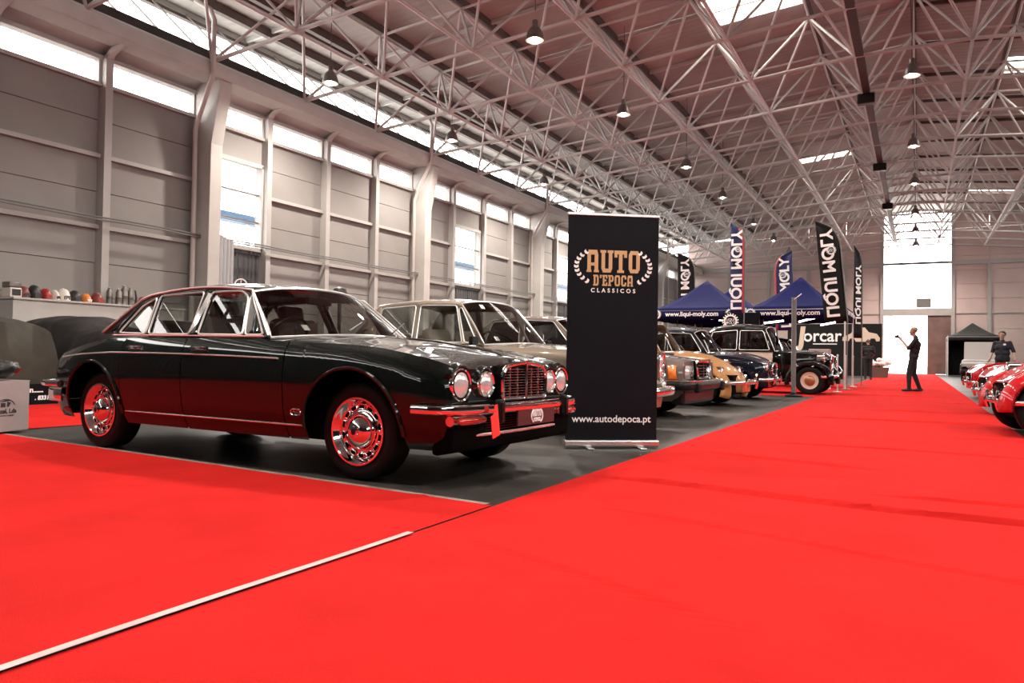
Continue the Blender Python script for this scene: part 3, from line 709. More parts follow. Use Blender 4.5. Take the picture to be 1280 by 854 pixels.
def slab(car_fn, ox, oy, hgt, wds, m, parent, word='AUTO', ext=(.0005, .002)):
    """slab-serif capitals from strokes; coordinates in units of letter height"""
    G = {
     'A': (.62, [[(.02, 0), (.22, 0), (.22, .08), (.02, .08)], [(.40, 0), (.60, 0), (.60, .08), (.40, .08)], [(.06, .08), (.19, .08), (.19, .80), (.06, .80)], [(.43, .08), (.56, .08), (.56, .80), (.43, .80)], [(.19, .30), (.43, .30), (.43, .42), (.19, .42)], [(.06, .80), (.56, .80), (.50, 1), (.12, 1)]]),
     'U': (.62, [[(.0, .9), (.25, .9), (.25, 1), (.0, 1)], [(.37, .9), (.62, .9), (.62, 1), (.37, 1)], [(.06, .16), (.19, .16), (.19, .9), (.06, .9)], [(.43, .16), (.56, .16), (.56, .9), (.43, .9)], [(.06, .16), (.56, .16), (.48, 0), (.14, 0)]]),
     'T': (.60, [[(.0, .85), (.60, .85), (.60, 1), (.0, 1)], [(.0, .70), (.10, .70), (.10, .85), (.0, .85)], [(.50, .70), (.60, .70), (.60, .85), (.50, .85)], [(.235, .1), (.365, .1), (.365, .85), (.235, .85)], [(.15, 0), (.45, 0), (.45, .1), (.15, .1)]]),
     'O': (.60, [[(.04, .16), (.17, .16), (.17, .84), (.04, .84)], [(.43, .16), (.56, .16), (.56, .84), (.43, .84)], [(.04, .84), (.56, .84), (.46, 1), (.14, 1)], [(.04, .16), (.56, .16), (.46, 0), (.14, 0)]]),
     'D': (.56, [[(.0, 0), (.30, 0), (.30, .12), (.0, .12)], [(.0, .88), (.30, .88), (.30, 1), (.0, 1)], [(.06, .12), (.19, .12), (.19, .88), (.06, .88)], [(.40, .18), (.53, .18), (.53, .82), (.40, .82)], [(.30, 0), (.42, 0), (.53, .18), (.30, .18)], [(.30, 1), (.42, 1), (.53, .82), (.30, .82)]]),
     "'": (.2, [[(.06, .72), (.16, .72), (.18, 1), (.04, 1)]]),
     'E': (.54, [[(.0, 0), (.50, 0), (.50, .13), (.0, .13)], [(.0, .87), (.50, .87), (.50, 1), (.0, 1)], [(.07, .13), (.20, .13), (.20, .87), (.07, .87)], [(.20, .44), (.40, .44), (.40, .57), (.20, .57)], [(.40, .13), (.50, .13), (.50, .3), (.40, .3)], [(.40, .7), (.50, .7), (.50, .87), (.40, .87)]]),
     'P': (.56, [[(.0, 0), (.28, 0), (.28, .12), (.0, .12)], [(.0, .87), (.42, .87), (.42, 1), (.0, 1)], [(.07, .12), (.20, .12), (.20, .87), (.07, .87)], [(.40, .52), (.53, .52), (.53, .88), (.40, .88)], [(.20, .40), (.42, .40), (.53, .53), (.20, .53)], [(.40, .88), (.53, .88), (.42, 1), (.40, 1)]]),
     'C': (.56, [[(.04, .16), (.17, .16), (.17, .84), (.04, .84)], [(.04, .84), (.54, .84), (.44, 1), (.14, 1)], [(.04, .16), (.54, .16), (.44, 0), (.14, 0)], [(.41, .16), (.54, .16), (.54, .34), (.41, .34)], [(.41, .66), (.54, .66), (.54, .84), (.41, .84)]])}
    gap = .10; tot = sum(G[c][0] for c in word)+gap*(len(word)-1); x = -tot/2; k = wds/tot
    for c in word:
        mb = MB()
        for pl in G[c][1]:
            ca, cb = sum(p[0] for p in pl)/len(pl), sum(p[1] for p in pl)/len(pl)
            mb.prism([(ox+(x+a+math.copysign(.026, a-ca))*k, oy+(b+math.copysign(.010, b-cb)-.5)*hgt) for a, b in pl], car_fn, *ext)
        mb.build('letter', m, parent, 0); x += G[c][0]+gap

# ---------------------------------------------------------------- 1: dark green saloon
def make_green():
    car = thing('saloon_car', 'glossy dark green four-door saloon with chrome trim in the foreground', 'car', (-4.6011, 4.7821, 0), -.0517)
    S = dict(x0=-2.24, x1=2.17, z0=.235, R=.415, az=.315, axles=(-1.4325, 1.4325), n=90,
             w=[(-2.24, .66), (-2.18, .735), (-2.0, .80), (-1.5, .862), (-.8, .875), (.5, .875), (1.4, .875), (1.8, .858), (2.05, .825), (2.13, .80), (2.17, .765)],
             zs=[(-2.24, .73), (-2.18, .765), (-2.0, .80), (-1.6, .87), (-1.25, .915), (-.5, .92), (.5, .91), (.82, .90), (1.5, .875), (1.95, .81), (2.12, .765), (2.17, .735)],
             zc=[(-2.24, .76), (-2.18, .80), (-2.0, .86), (-1.6, .93), (-1.3, .965), (-.5, .95), (.6, .95), (.82, .955), (1.5, .915), (1.95, .84), (2.12, .80), (2.17, .77)],
             seams=[.84, -.245, -1.02], seamrow=lambda x, j, n: (j < n-0 if x < .5 else j < 30), top=lambda u, x: (1-(1-u)**2.2) if x < .8 else (u*.25 if u < .3 else .075+.925*(1-(1-(u-.3)/.7)**2)))
    def reg(x, j, z, n):
        if -.245 < x < .84 and j < n and z > .33: return 'front_door*'
        if -1.02 < x < -.245 and j < n and z > .33: return 'rear_door*'
        if x > .84 and j >= n+3: return 'bonnet'
        if x < -1.42 and x > -2.19 and j >= n+2: return 'boot_lid'
        return 'body'
    w, zs, zc = body(car, S, reg, 'paint_green')
    def side(x, z, off=.004): return w(x)*PROF((z-S['z0'])/(zs(x)-S['z0']))+off
    arch_lip(car, S, .013, 'paint_green', 0, 180)
    K = dict(A0=(.60, .925), A1=(.20, 1.275), C1=(-1.0, 1.265), C0=(-1.42, .955), rear_pts=[(-1.08, 1.235), (-1.18, 1.16)], wb=.775, wt=.60, crown=.075, bf=.24, bt=.12, br=.16, brt=.10, arch=.045, RS=(-1.40, .96), headrest=True, trim_r=.0085, zl=.035,
             wins=[[(.50, .935), (.415, .935), (.30, 1.19), (.315, 1.215)][::-1] if False else [(.535, .945), (.345, .945), (.225, 1.235), (.245, 1.245)], [(.315, .945), (-.19, .95), (-.24, 1.285), (.10, 1.285), (.205, 1.235)], [(-.285, .95), (-.80, .955), (-.875, 1.27), (-.335, 1.29)], [(-.835, .955), (-1.20, .965), (-1.05, 1.19), (-.91, 1.262)]])
    yy, edge, W = cabin(car, K, 'paint_green', 'car_glass', 'chrome_trim', 'leather_brown')
    # bright roof gutter, waist and sill mouldings
    for sg in (1, -1):
        MB().tube([(p[0], sg*(yy(p[1])+.012), p[1]+.012) for p in [(.60, .93), (.42, 1.10), (.225, 1.275)]+[edge(i/10) for i in range(1, 11)]+[(-1.10, 1.235), (-1.22, 1.13), (-1.42, .955)]], .009, 6).build('roof_gutter', 'chrome_trim', car)
        MB().tube([(x, sg*side(x, z), z) for x, z in [(-2.0, .755), (-1.6, .785), (-1.15, .803), (-.6, .803), (-.2, .80), (.3, .793), (.79, .782)]], .006, 6).build('waist_moulding', 'chrome_trim', car)
        MB().tube([(x, sg*side(x, .335), .335-.02*(x < -3)) for x in [-.98+.2*k for k in range(11)]], .006, 5).build('sill_moulding', 'chrome_soft', car)
        MB().tube([(x, sg*(yy(.94)+.016), .938-.012*x*.5) for x in [-1.25+.2*k for k in range(10)]], .006, 5).build('belt_moulding', 'chrome_trim', car)
        MB().box((-.265, sg*(yy(1.12)+.012), 1.115), (.055, .012, .35), Matrix.Rotation(-.13*-1, 3, 'Y') @ Matrix.Rotation(sg*.44, 3, 'X')).build('pillar_trim', 'chrome', car, 0)
        for x in (-.14, -.92):
            h = MB().tube([(x, sg*(side(x, .845)+.004), .847), (x+.02, sg*(side(x, .845)+.028), .847), (x+.14, sg*(side(x, .845)+.028), .845), (x+.16, sg*(side(x, .845)+.004), .845)], .009, 6).build('door_handle', 'chrome', car)
            MB().box((x+.08, sg*(side(x, .845)+.001), .846), (.17, .006, .035)).build('handle_plate', 'chrome', h, 0)
        bd = MB().tube([(.965+a, sg*(side(.97, .43)+.004), .425+b) for a, b in rrect(-.045, .045, -.018, .018, .018, 4)], .005, 5, True).build('side_badge', 'chrome', car)
        MB().tube([(.965+a, sg*(side(.97, .43)+.006), .425+b) for a, b in [(-.03, -.006), (-.015, .006), (0, -.004), (.012, .006), (.03, -.004)]], .003, 4).build('badge_cat', 'chrome', bd)
        for ax, y in ((1.4325, .672), (-1.4325, .672)): wheel(car, ax, sg*y, .318, .205, .212, 'jag', sg, 0)
        # twin headlights in their nacelles
        for (hx, hy, r) in ((2.165, .665, .094), (2.195, .425, .078)):
            t = headlight(car, hx, sg*hy, .640, r, 'headlight', .14)
            P = [[(.004-.06*k/4, (r+.018+.012*(k > 1))*math.cos(math.radians(20+14*i)), (r+.020+.012*(k > 1))*math.sin(math.radians(20+14*i))+.004) for i in range(11)] for k in range(5)]
            MB().grid(P).build('headlight_brow', 'paint_green', t, solid=.012)
            MB().lathe([(r*1.13, -.03), (r+.045, -.07), (r+.05, -.16)], 24, axis='x').build('nacelle', 'paint_green', t)
        il = bpy.data.objects.new('indicator_lamp', None); COL.objects.link(il); il.parent = car; il.location = (2.20, sg*.63, .425)
        MB().tube([(0+.03-abs(a-0)*.0, sg*a, 0) for a in [-.15, -.12, 0, .12, .15]], [.012, .026, .028, .026, .012], 10).build('lens', 'lens_red', il)
        MB().tube([(-.02, sg*a, 0) for a in [-.165, .165]], .032, 10).build('bezel', 'chrome', il)
        ov = MB().box((2.305, sg*.44, .475), (.05, .055, .15)).build('overrider', 'black_rubber', car, 0, bevel=.018)
        MB().box((2.315, sg*.44, .47), (.05, .03, .12)).build('overrider_insert', 'black_trim', ov, 0)
    # grille
    g = bpy.data.objects.new('grille', None); COL.objects.link(g); g.parent = car; g.location = (2.235, 0, 0)
    MB().tube([(0, a, b) for a, b in soften([(-.285, .535), (.285, .535), (.295, .70), (.25, .752), (.08, .775), (-.08, .775), (-.25, .752), (-.295, .70)], .03)], .014, 8, True).build('surround', 'chrome', g)
    MB().prism([(-.285, .535), (.285, .535), (.295, .70), (.25, .752), (-.25, .752), (-.295, .70)], lambda a, b, t: (t, a, b), -.06, -.03).build('backing', 'black_matte', g, 0)
    for k in range(11): MB().bb(-.018, -.002, -.282, .282, .552+k*.018, .555+k*.018).build('bar', 'chrome_soft', g, 0)
    for yv in (-.19, -.095, .095, .19): MB().bb(-.02, .0, yv-.003, yv+.003, .54, .745).build('upright', 'chrome_soft', g, 0)
    MB().bb(-.02, .018, -.013, .013, .535, .775).build('centre_rib', 'chrome', g, 0, bevel=.006)
    MB().tube([(.0, -.03, .783), (.0, .03, .783)], .016, 8).build('badge', 'chrome', g)
    MB().tube([(2.17, 0, .80), (1.9, 0, .862), (1.5, 0, .922), (1.0, 0, .958)], .007, 6).build('bonnet_strip', 'chrome', car)
    bumper(car, interpts([(1.97, .885, .492), (2.12, .862, .492), (2.22, .78, .492), (2.27, .60, .492), (2.295, .30, .492), (2.30, 0, .492)]), .062, 'chrome', 'bumper', .03)
    MB().prism([(2.02, .20), (2.19, .235), (2.20, .455), (2.02, .455)], lambda a, b, t: (a, t, b), -.77, .77).build('front_apron', 'black_matte', car, 0, bevel=.03)  # black panel standing in for the shade below the front bumper
    bumper(car, interpts([(-1.86, .868, .525), (-2.05, .865, .525), (-2.22, .80, .525), (-2.29, .55, .525), (-2.31, 0, .525)]), .055, 'chrome', 'bumper_rear', .03)
    bumper(car, interpts([(-1.88, .84, .43), (-2.1, .82, .43), (-2.2, .72, .43), (-2.22, 0, .43)]), .12, 'chrome', 'rear_valance', .012)
    # lower grille and valance
    lg = MB().bb(2.10, 2.19, -.44, .44, .30, .47).build('lower_grille', 'black_matte', car, 0)
    for k in range(7): MB().bb(2.19, 2.20, -.43, .43, .345+k*.016, .349+k*.016).build('slat', 'black_trim', lg, 0)
    MB().tube(interpts([(2.10, -.74, .325), (2.19, -.5, .322), (2.215, 0, .322), (2.19, .5, .322), (2.10, .74, .325)]), .010, 6).build('valance_trim', 'chrome_trim', lg)
    np_ = MB().box((2.315, .02, .425), (.012, .50, .115)).build('number_plate', 'plate_maroon', car, 0)
    fn = lambda a, b, t: (2.322+t, .02+a, .427+b)
    slab(fn, 0, .016, .046, .115, 'print_white', np_, 'AUTO'); slab(fn, 0, -.029, .026, .095, 'print_white', np_, "D'EPOCA")
    for s_ in (1, -1): MB().tube([(2.323, .02+s_*.078*math.cos(math.radians(a)), .422+.055*math.sin(math.radians(a))) for a in range(-50, 51, 10)], .005, 5).build('laurel', 'print_white', np_)
    # interior mirror, exterior
    MB().box((.30, 0, 1.24), (.025, .26, .065)).build('mirror', 'black_trim', car, 0, bevel=.01)
    for yv in (-.42, .42): MB().box((.165, yv*.8, 1.285), (.015, .34, .11), Matrix.Rotation(-.95, 3, 'Y')).build('sun_visor', 'interior_dark', car, 0, bevel=.008)
    MB().tube([(-1.3, -.60, .97), (-1.45, -.62, .985)], .005, 5).build('aerial', 'chrome', car)
    for k, yv in enumerate((-.36, .36)): MB().tube([(.40, yv*1.0, .99), (.75, yv-.30, 1.01)], .006, 5).build('wiper_arm', 'black_trim', car)
    MB().box((.46, -.30, 1.015), (.004, .06, .06), Matrix.Rotation(-.8, 3, 'Y')).build('sticker', 'print_white', car, 0)
    return car
green = make_green()
tg = MB().prism([(-.045, 0), (.035, .0), (.05, .04), (.02, .05), (.02, -.0), (.045, -.15), (-.05, -.165), (-.045, -.03)] if False else [(.01, .035), (.04, .035), (.04, -.005), (.045, -.155), (-.04, -.165), (-.045, -.03), (-.01, -.02)], lambda a, b, t: (t+.03*(-b), a, b), -.002, .002)
o = tg.build('hanging_tag', 'tag_red', None, 0); o.matrix_world = green.matrix_basis @ Matrix.Translation((2.345, -.56, .485)) @ Matrix.Rotation(.1, 4, 'X')
tag(o, 'bright red tag hanging from the chrome front bumper of the green saloon', 'tag')

# ---------------------------------------------------------------- 2: beige saloon with stacked lamps
def simple_cap(S): return S
def make_beige():
    car = thing('beige_saloon', 'metallic beige vintage saloon with stacked round lamps behind the roll-up banner', 'car', (-4.95, 8.35, 0), -.03)
    S = dict(x0=-2.25, x1=2.2, z0=.24, R=.38, az=.32, axles=(-1.40, 1.35), n=60, seams=[.62, -.42], seamrow=lambda x, j, n: j < n,
             w=[(-2.25, .74), (-2.1, .80), (-1.4, .87), (0, .88), (1.3, .87), (1.9, .85), (2.12, .83), (2.2, .79)], zs=[(-2.25, .84), (-1.5, .92), (0, .93), (1.3, .915), (2.0, .88), (2.15, .85), (2.2, .81)],
             zc=[(-2.25, .86), (-1.5, .95), (0, .97), (.75, .98), (1.4, .955), (2.05, .90), (2.2, .84)])
    def reg(x, j, z, n):
        if -.42 < x < .62 and j < n and z > .34: return 'front_door*'
        if -1.05 < x < -.42 and j < n and z > .34: return 'rear_door*'
        if x > .75 and j >= n+2: return 'bonnet'
        return 'body'
    w, zs, zc = body(car, S, reg, 'paint_beige')
    K = dict(A0=(.62, .945), A1=(.22, 1.43), C1=(-1.0, 1.42), C0=(-1.4, .95), wb=.80, wt=.66, crown=.07, bf=.20, bt=.07, br=.14, arch=.03, trim_r=.008, zl=.03,
             wins=[[(.53, .97), (.36, .97), (.20, 1.37), (.24, 1.385)], [(.325, .97), (-.33, .97), (-.36, 1.42), (.16, 1.41)], [(-.40, .97), (-1.0, .98), (-.94, 1.39), (-.43, 1.42)]])
    yy, edge, W = cabin(car, K, 'paint_beige', 'car_glass', 'chrome_trim', 'seat_cream')
    for sg in (1, -1):
        for ax in S['axles']: wheel(car, ax, sg*.70, .315, .175, .19, 'disc', sg)
        for (z, r) in ((.775, .088), (.655, .06)): headlight(car, 2.20, sg*.68, z, r, 'headlight', .10)
        MB().tube([(2.215, sg*.68+a, .735+b) for a, b in rrect(-.115, .115, -.16, .16, .10, 5)], .012, 6, True).build('lamp_surround', 'chrome', car)
        headlight(car, 2.26, sg*.62, .50, .068, 'fog_lamp', .08)
        MB().tube([(x, sg*(w(x)*PROF((.66-.24)/(zs(x)-.24))+.004), .66) for x in [-2.0+.3*k for k in range(14)]], .007, 5).build('side_moulding', 'chrome', car)
        MB().box((.56, sg*.92, .985), (.05, .13, .10)).tube([(.56, sg*.84, .95), (.56, sg*.92, .985)], .012, 6).build('door_mirror', 'black_trim', car, 0, bevel=.015)
        for x in (-.2, -.9): MB().tube([(x, sg*.885, .83), (x+.03, sg*.915, .83), (x+.13, sg*.915, .83), (x+.15, sg*.885, .83)], .009, 6).build('door_handle', 'chrome', car)
    g = bpy.data.objects.new('grille', None); COL.objects.link(g); g.parent = car
    MB().tube([(2.25, a, b) for a, b in soften([(-.26, .50), (.26, .50), (.30, .84), (.12, .89), (-.12, .89), (-.30, .84)], .03)], .018, 8, True).build('surround', 'chrome', g)
    MB().bb(2.19, 2.225, -.27, .27, .5, .86).build('backing', 'black_matte', g, 0)
    for k in range(8): MB().bb(2.226, 2.236, -.27, .27, .53+k*.04, .536+k*.04).build('bar', 'chrome_soft', g, 0)
    bumper(car, interpts([(2.0, .90, .44), (2.2, .88, .44), (2.33, .74, .44), (2.38, .4, .44), (2.39, 0, .44)]), .11, 'chrome', 'bumper', .035)
    bumper(car, interpts([(-1.9, .89, .46), (-2.2, .87, .46), (-2.33, .7, .46), (-2.38, 0, .46)]), .10, 'chrome', 'bumper_rear', .035)
    for yv, x, z in ((-.48, .40, 1.40), (-.56, .66, 1.02)): MB().box((x-.01, yv, z), (.004, .08, .06), Matrix.Rotation(-.7, 3, 'Y')).build('sticker', 'print_white', car, 0)
make_beige()

# ---------------------------------------------------------------- 3: grey-brown saloon with amber corner lamps
def make_grey():
    car = thing('greybrown_saloon', 'grey-brown saloon with amber corner lamps right of the roll-up banner', 'car', (-4.89, 11.0, 0), -.03)
    S = dict(x0=-2.2, x1=2.12, z0=.24, R=.36, az=.31, axles=(-1.42, 1.35), n=60, seams=[.66, -.40], seamrow=lambda x, j, n: j < n,
             w=[(-2.2, .78), (-2.0, .84), (0, .885), (1.4, .875), (1.85, .85), (2.05, .80), (2.12, .77)], zs=[(-2.2, .84), (-1.4, .90), (0, .92), (1.3, .86), (1.95, .80), (2.12, .775)],
             zc=[(-2.2, .86), (-1.4, .93), (0, .95), (.75, .955), (1.4, .90), (2.0, .83), (2.12, .80)])
    def reg(x, j, z, n):
        if -.40 < x < .66 and j < n and z > .34: return 'front_door*'
        if -1.05 < x < -.40 and j < n and z > .34: return 'rear_door*'
        if x > .75 and j >= n+2: return 'bonnet'
        return 'body'
    w, zs, zc = body(car, S, reg, 'paint_greybrown')
    K = dict(A0=(.66, .93), A1=(.16, 1.36), C1=(-.95, 1.36), C0=(-1.4, .93), wb=.80, wt=.64, crown=.06, bf=.2, bt=.08, br=.12, arch=.03, trim_r=.008,
             wins=[[(.50, .95), (-.32, .95), (-.36, 1.37), (.12, 1.345)], [(-.40, .95), (-1.02, .95), (-.92, 1.34), (-.44, 1.37)]])
    cabin(car, K, 'paint_greybrown', 'car_glass_dark', 'chrome_trim', 'leather_dark')
    for sg in (1, -1):
        for ax in S['axles']: wheel(car, ax, sg*.70, .31, .18, .19, 'alloy', sg)
        P = [(2.135, .33), (2.13, .56), (2.10, .72), (2.02, .805), (1.95, .835)]
        mb = MB().grid([[(x, sg*y, .545) for x, y in P[:3]], [(x-.005, sg*y, .725) for x, y in P[:3]]]); mb.build('headlight', 'lens_clear', car, solid=.02)
        MB().grid([[(x+.004, sg*(y+.012), .545) for x, y in P[2:]], [(x-.02, sg*(y+.004), .725) for x, y in P[2:]]]).build('corner_lamp', 'lens_amber', car, solid=.02)
        MB().box((.60, sg*.93, .99), (.07, .17, .11)).build('door_mirror', 'paint_greybrown', car, 0, bevel=.02)
    g = bpy.data.objects.new('grille', None); COL.objects.link(g); g.parent = car
    MB().tube([(2.19-.02*(b > .7), a, b) for a, b in soften([(-.27, .54), (.27, .54), (.29, .79), (-.29, .79)], .03)], .02, 8, True).build('surround', 'chrome', g)
    MB().bb(2.12, 2.16, -.26, .26, .53, .79).build('backing', 'black_matte', g, 0)
    for k in range(6): MB().bb(2.16, 2.175, -.26, .26, .565+k*.04, .573+k*.04).build('bar', 'chrome_soft', g, 0)
    MB().bb(2.16, 2.19, -.012, .012, .54, .8).build('centre_rib', 'chrome', g, 0)
    bumper(car, interpts([(1.9, .90, .46), (2.12, .88, .46), (2.22, .80, .46), (2.27, .4, .46), (2.28, 0, .46)]), .13, 'black_trim', 'bumper', .04)
    bumper(car, interpts([(1.88, .91, .52), (2.12, .895, .52), (2.23, .81, .52), (2.29, .4, .52), (2.30, 0, .52)]), .03, 'chrome', 'bumper_strip', .035)
    for sg in (1, -1): MB().box((2.29, sg*.62, .43), (.07, .14, .13)).build('bumper_guard', 'black_rubber', car, 0, bevel=.02)
    MB().bb(1.95, 2.14, -.75, .75, .2, .40).build('front_apron', 'black_trim', car, 0, bevel=.04)
make_grey()

# ---------------------------------------------------------------- 4: tan beetle-shaped car
def make_tan():
    car = thing('tan_beetle_car', 'tan rounded two-door car with sloping bonnet between grey-brown and navy cars', 'car', (-4.55, 14.05, 0), -.04)
    S = dict(x0=-1.9, x1=1.86, z0=.25, R=.34, az=.31, axles=(-1.2, 1.2), n=60, crest=.9,
             w=[(-1.9, .35), (-1.6, .58), (-1.2, .66), (-.5, .70), (.4, .70), (.8, .62), (1.2, .52), (1.6, .42), (1.86, .30)], zs=[(-1.9, .5), (-1.5, .72), (-1.1, .86), (-.5, .90), (.5, .88), (.9, .84), (1.3, .73), (1.6, .60), (1.8, .48), (1.86, .42)],
             zc=[(-1.9, .55), (-1.5, .84), (-1.1, 1.0), (-.5, .98), (.5, .97), (.75, .97), (1.1, .92), (1.4, .82), (1.65, .67), (1.8, .53), (1.86, .45)])
    def reg(x, j, z, n): return 'bonnet' if (x > .62 and j >= n+1) else 'body'
    w, zs, zc = body(car, S, reg, 'paint_tan')
    K = dict(A0=(.50, .93), A1=(.20, 1.36), C1=(-.75, 1.36), C0=(-1.25, .93), wb=.66, wt=.52, crown=.13, bf=.13, bt=.08, br=.10, arch=.06, trim_r=.007, rear_pts=[(-1.02, 1.22)],
             wins=[[(.37, .96), (-.38, .96), (-.38, 1.37), (.12, 1.345)], [(-.44, .96), (-1.0, .97), (-.86, 1.25), (-.44, 1.36)]])
    cabin(car, K, 'paint_tan', 'car_glass', 'chrome_trim', 'seat_cream')
    for sg in (1, -1):
        fender(car, 1.2, .30, .37, .42, .77, sg, 'paint_tan', -20, 205, 1.2, 'front_fender', 1.1)
        fender(car, -1.2, .30, .37, .45, .77, sg, 'paint_tan', -25, 200, 1.1, 'rear_fender', 1.2)
        MB().bb(-.8, .8, sg*.6, sg*.76, .26, .31).build('running_board', 'black_rubber', car, 0, bevel=.015)
        for ax in S['axles']: wheel(car, ax, sg*.66, .315, .15, .20, 'disc', sg)
        headlight(car, 1.585, sg*.60, .60, .085, 'headlight', .12)
        MB().tube([(1.30, sg*.60, .80), (1.36, sg*.60, .795), (1.42, sg*.60, .76)], [.012, .028, .012], 8).build('indicator_lamp', 'chrome', car)
        MB().tube([(1.93, sg*.42, .30), (1.95, sg*.42, .40), (1.95, sg*.42, .50), (1.93, sg*.42, .56)], .024, 8).build('overrider', 'chrome', car)
    bumper(car, interpts([(1.62, .80, .42), (1.80, .74, .42), (1.91, .55, .42), (1.94, .3, .42), (1.95, 0, .42)]), .075, 'chrome', 'bumper', .025)
    MB().tube([(.80, 0, .962), (1.1, 0, .90), (1.4, 0, .792), (1.65, 0, .655)], .009, 6).build('bonnet_strip', 'chrome', car)
    MB().tube([(1.73, -.06, .62), (1.76, 0, .60), (1.73, .06, .62)], .014, 6).build('bonnet_handle', 'chrome', car)
make_tan()

# ---------------------------------------------------------------- 5: navy saloon
def make_navy():
    car = thing('navy_saloon', 'small navy blue rounded saloon with chrome grille beside the tan car', 'car', (-4.42, 16.85, 0), -.03)
    S = dict(x0=-1.8, x1=1.72, z0=.26, R=.33, az=.30, axles=(-1.1, 1.12), n=56,
             w=[(-1.8, .5), (-1.6, .66), (-1, .73), (0, .74), (1.1, .72), (1.5, .66), (1.66, .58), (1.72, .5)], zs=[(-1.8, .66), (-1.3, .83), (0, .90), (.8, .90), (1.3, .84), (1.6, .76), (1.72, .68)],
             zc=[(-1.8, .72), (-1.3, .92), (0, .97), (.6, 1.0), (1.1, .97), (1.5, .88), (1.66, .79), (1.72, .72)])
    def reg(x, j, z, n): return 'bonnet' if (x > .62 and j >= n+1) else ('front_door*' if -.4 < x < .55 and j < n and z > .34 else 'body')
    body(car, S, reg, 'paint_navy')
    K = dict(A0=(.52, .95), A1=(.20, 1.37), C1=(-.8, 1.38), C0=(-1.25, .95), wb=.68, wt=.55, crown=.10, bf=.10, bt=.06, br=.10, arch=.04, trim_r=.007,
             wins=[[(.40, .97), (-.34, .97), (-.36, 1.38), (.13, 1.36)], [(-.40, .97), (-1.0, .97), (-.86, 1.30), (-.42, 1.38)]])
    cabin(car, K, 'paint_navy', 'car_glass_dark', 'chrome_trim', 'leather_dark')
    for sg in (1, -1):
        for ax in S['axles']: wheel(car, ax, sg*.60, .30, .15, .18, 'disc', sg)
        headlight(car, 1.70, sg*.48, .665, .085, 'headlight', .12)
        MB().tube([(1.80, sg*.35, .32), (1.83, sg*.35, .42), (1.80, sg*.35, .54)], .022, 8).build('overrider', 'chrome', car)
        MB().tube([(-1.3+.3*k, sg*(.755-.02*max(0, k-6)), .80-.004*k) for k in range(10)], .007, 5).build('side_moulding', 'chrome', car)
    g = bpy.data.objects.new('grille', None); COL.objects.link(g); g.parent = car
    MB().tube([(1.75, a, b) for a, b in soften([(-.2, .48), (.2, .48), (.27, .66), (.12, .76), (-.12, .76), (-.27, .66)], .05)], .016, 8, True).build('surround', 'chrome', g)
    for k in range(7): MB().bb(1.725, 1.745, -.23, .23, .50+k*.036, .512+k*.036).build('bar', 'chrome', g, 0)
    bumper(car, interpts([(1.5, .76, .42), (1.68, .72, .42), (1.78, .55, .42), (1.82, 0, .42)]), .07, 'chrome', 'bumper', .025)
make_navy()

# ---------------------------------------------------------------- 6: black and cream pre-war style saloon
def old_saloon(name, label, loc, rz, pm, pm2, style, roofz=1.66, L=1.0):
    car = thing(name, label, 'car', loc, rz)
    S = dict(x0=-2.0*L, x1=1.80*L, z0=.32, R=.36, az=.34, axles=(-1.3*L, 1.42*L), n=56,
             w=[(-2.0*L, .45), (-1.6*L, .66), (-.8, .72), (.5, .70), (.9, .62), (1.4*L, .48), (1.7*L, .36), (1.80*L, .30)], zs=[(-2.0*L, .7), (-1.5*L, .95), (-.6, 1.02), (.6, 1.02), (1.2*L, 1.0), (1.65*L, .96), (1.80*L, .88)],
             zc=[(-2.0*L, .78), (-1.5*L, 1.08), (-.6, 1.06), (.6, 1.08), (1.2*L, 1.08), (1.65*L, 1.04), (1.80*L, .94)], paints={'front_door': pm2, 'rear_door': pm2}, seams=[.55, -.30], seamrow=lambda x, j, n: j < n)
    def reg(x, j, z, n):
        if -.30 < x < .55 and j < n and .42 < z: return 'front_door*'
        if -1.0 < x < -.30 and j < n and .42 < z: return 'rear_door*'
        return 'bonnet' if x > .65 and j >= n else 'body'
    body(car, S, reg, pm)
    K = dict(A0=(.60, 1.04), A1=(.36, roofz-.1), C1=(-.95, roofz-.1), C0=(-1.5, 1.04), wb=.70, wt=.58, crown=.11, bf=.06, bt=.04, br=.08, arch=.05, trim_r=.007, rear_pts=[(-1.28, roofz-.28)],
             wins=[[(.48, 1.07), (-.26, 1.07), (-.26, roofz-.12), (.30, roofz-.13)], [(-.33, 1.07), (-1.05, 1.08), (-.95, roofz-.16), (-.33, roofz-.11)]])
    cabin(car, K, pm, 'car_glass_dark', 'chrome_trim', 'leather_dark')
    for sg in (1, -1):
        fender(car, 1.42*L, .34, .40, .42, .80, sg, pm, -12, 196, 1.12, 'front_fender', 1.25)
        fender(car, -1.3*L, .34, .38, .5, .80, sg, pm, -20, 196, 1.1, 'rear_fender', 1.2)
        MB().bb(-.85, .95, sg*.62, sg*.79, .33, .37).build('running_board', 'black_rubber', car, 0, bevel=.01)
        for ax in S['axles']: wheel(car, ax, sg*.68, .34, .16, .20, style, sg)
        headlight(car, 1.72*L, sg*.52, .86, .095, 'headlight', .16)
    g = bpy.data.objects.new('grille', None); COL.objects.link(g); g.parent = car
    MB().tube([(1.83*L, a, b) for a, b in soften([(-.16, .45), (.16, .45), (.24, .82), (.1, .95), (-.1, .95), (-.24, .82)], .06)], .016, 8, True).build('surround', 'chrome', g)
    for k in range(7): MB().bb(1.805*L, 1.822*L, -.2+k*.065, -.19+k*.065, .48, .88).build('bar', 'chrome', g, 0)
    bumper(car, interpts([(1.68*L, .80, .44), (1.84*L, .74, .44), (1.92*L, .5, .44), (1.94*L, 0, .44)]), .07, 'chrome', 'bumper', .022)
    return car
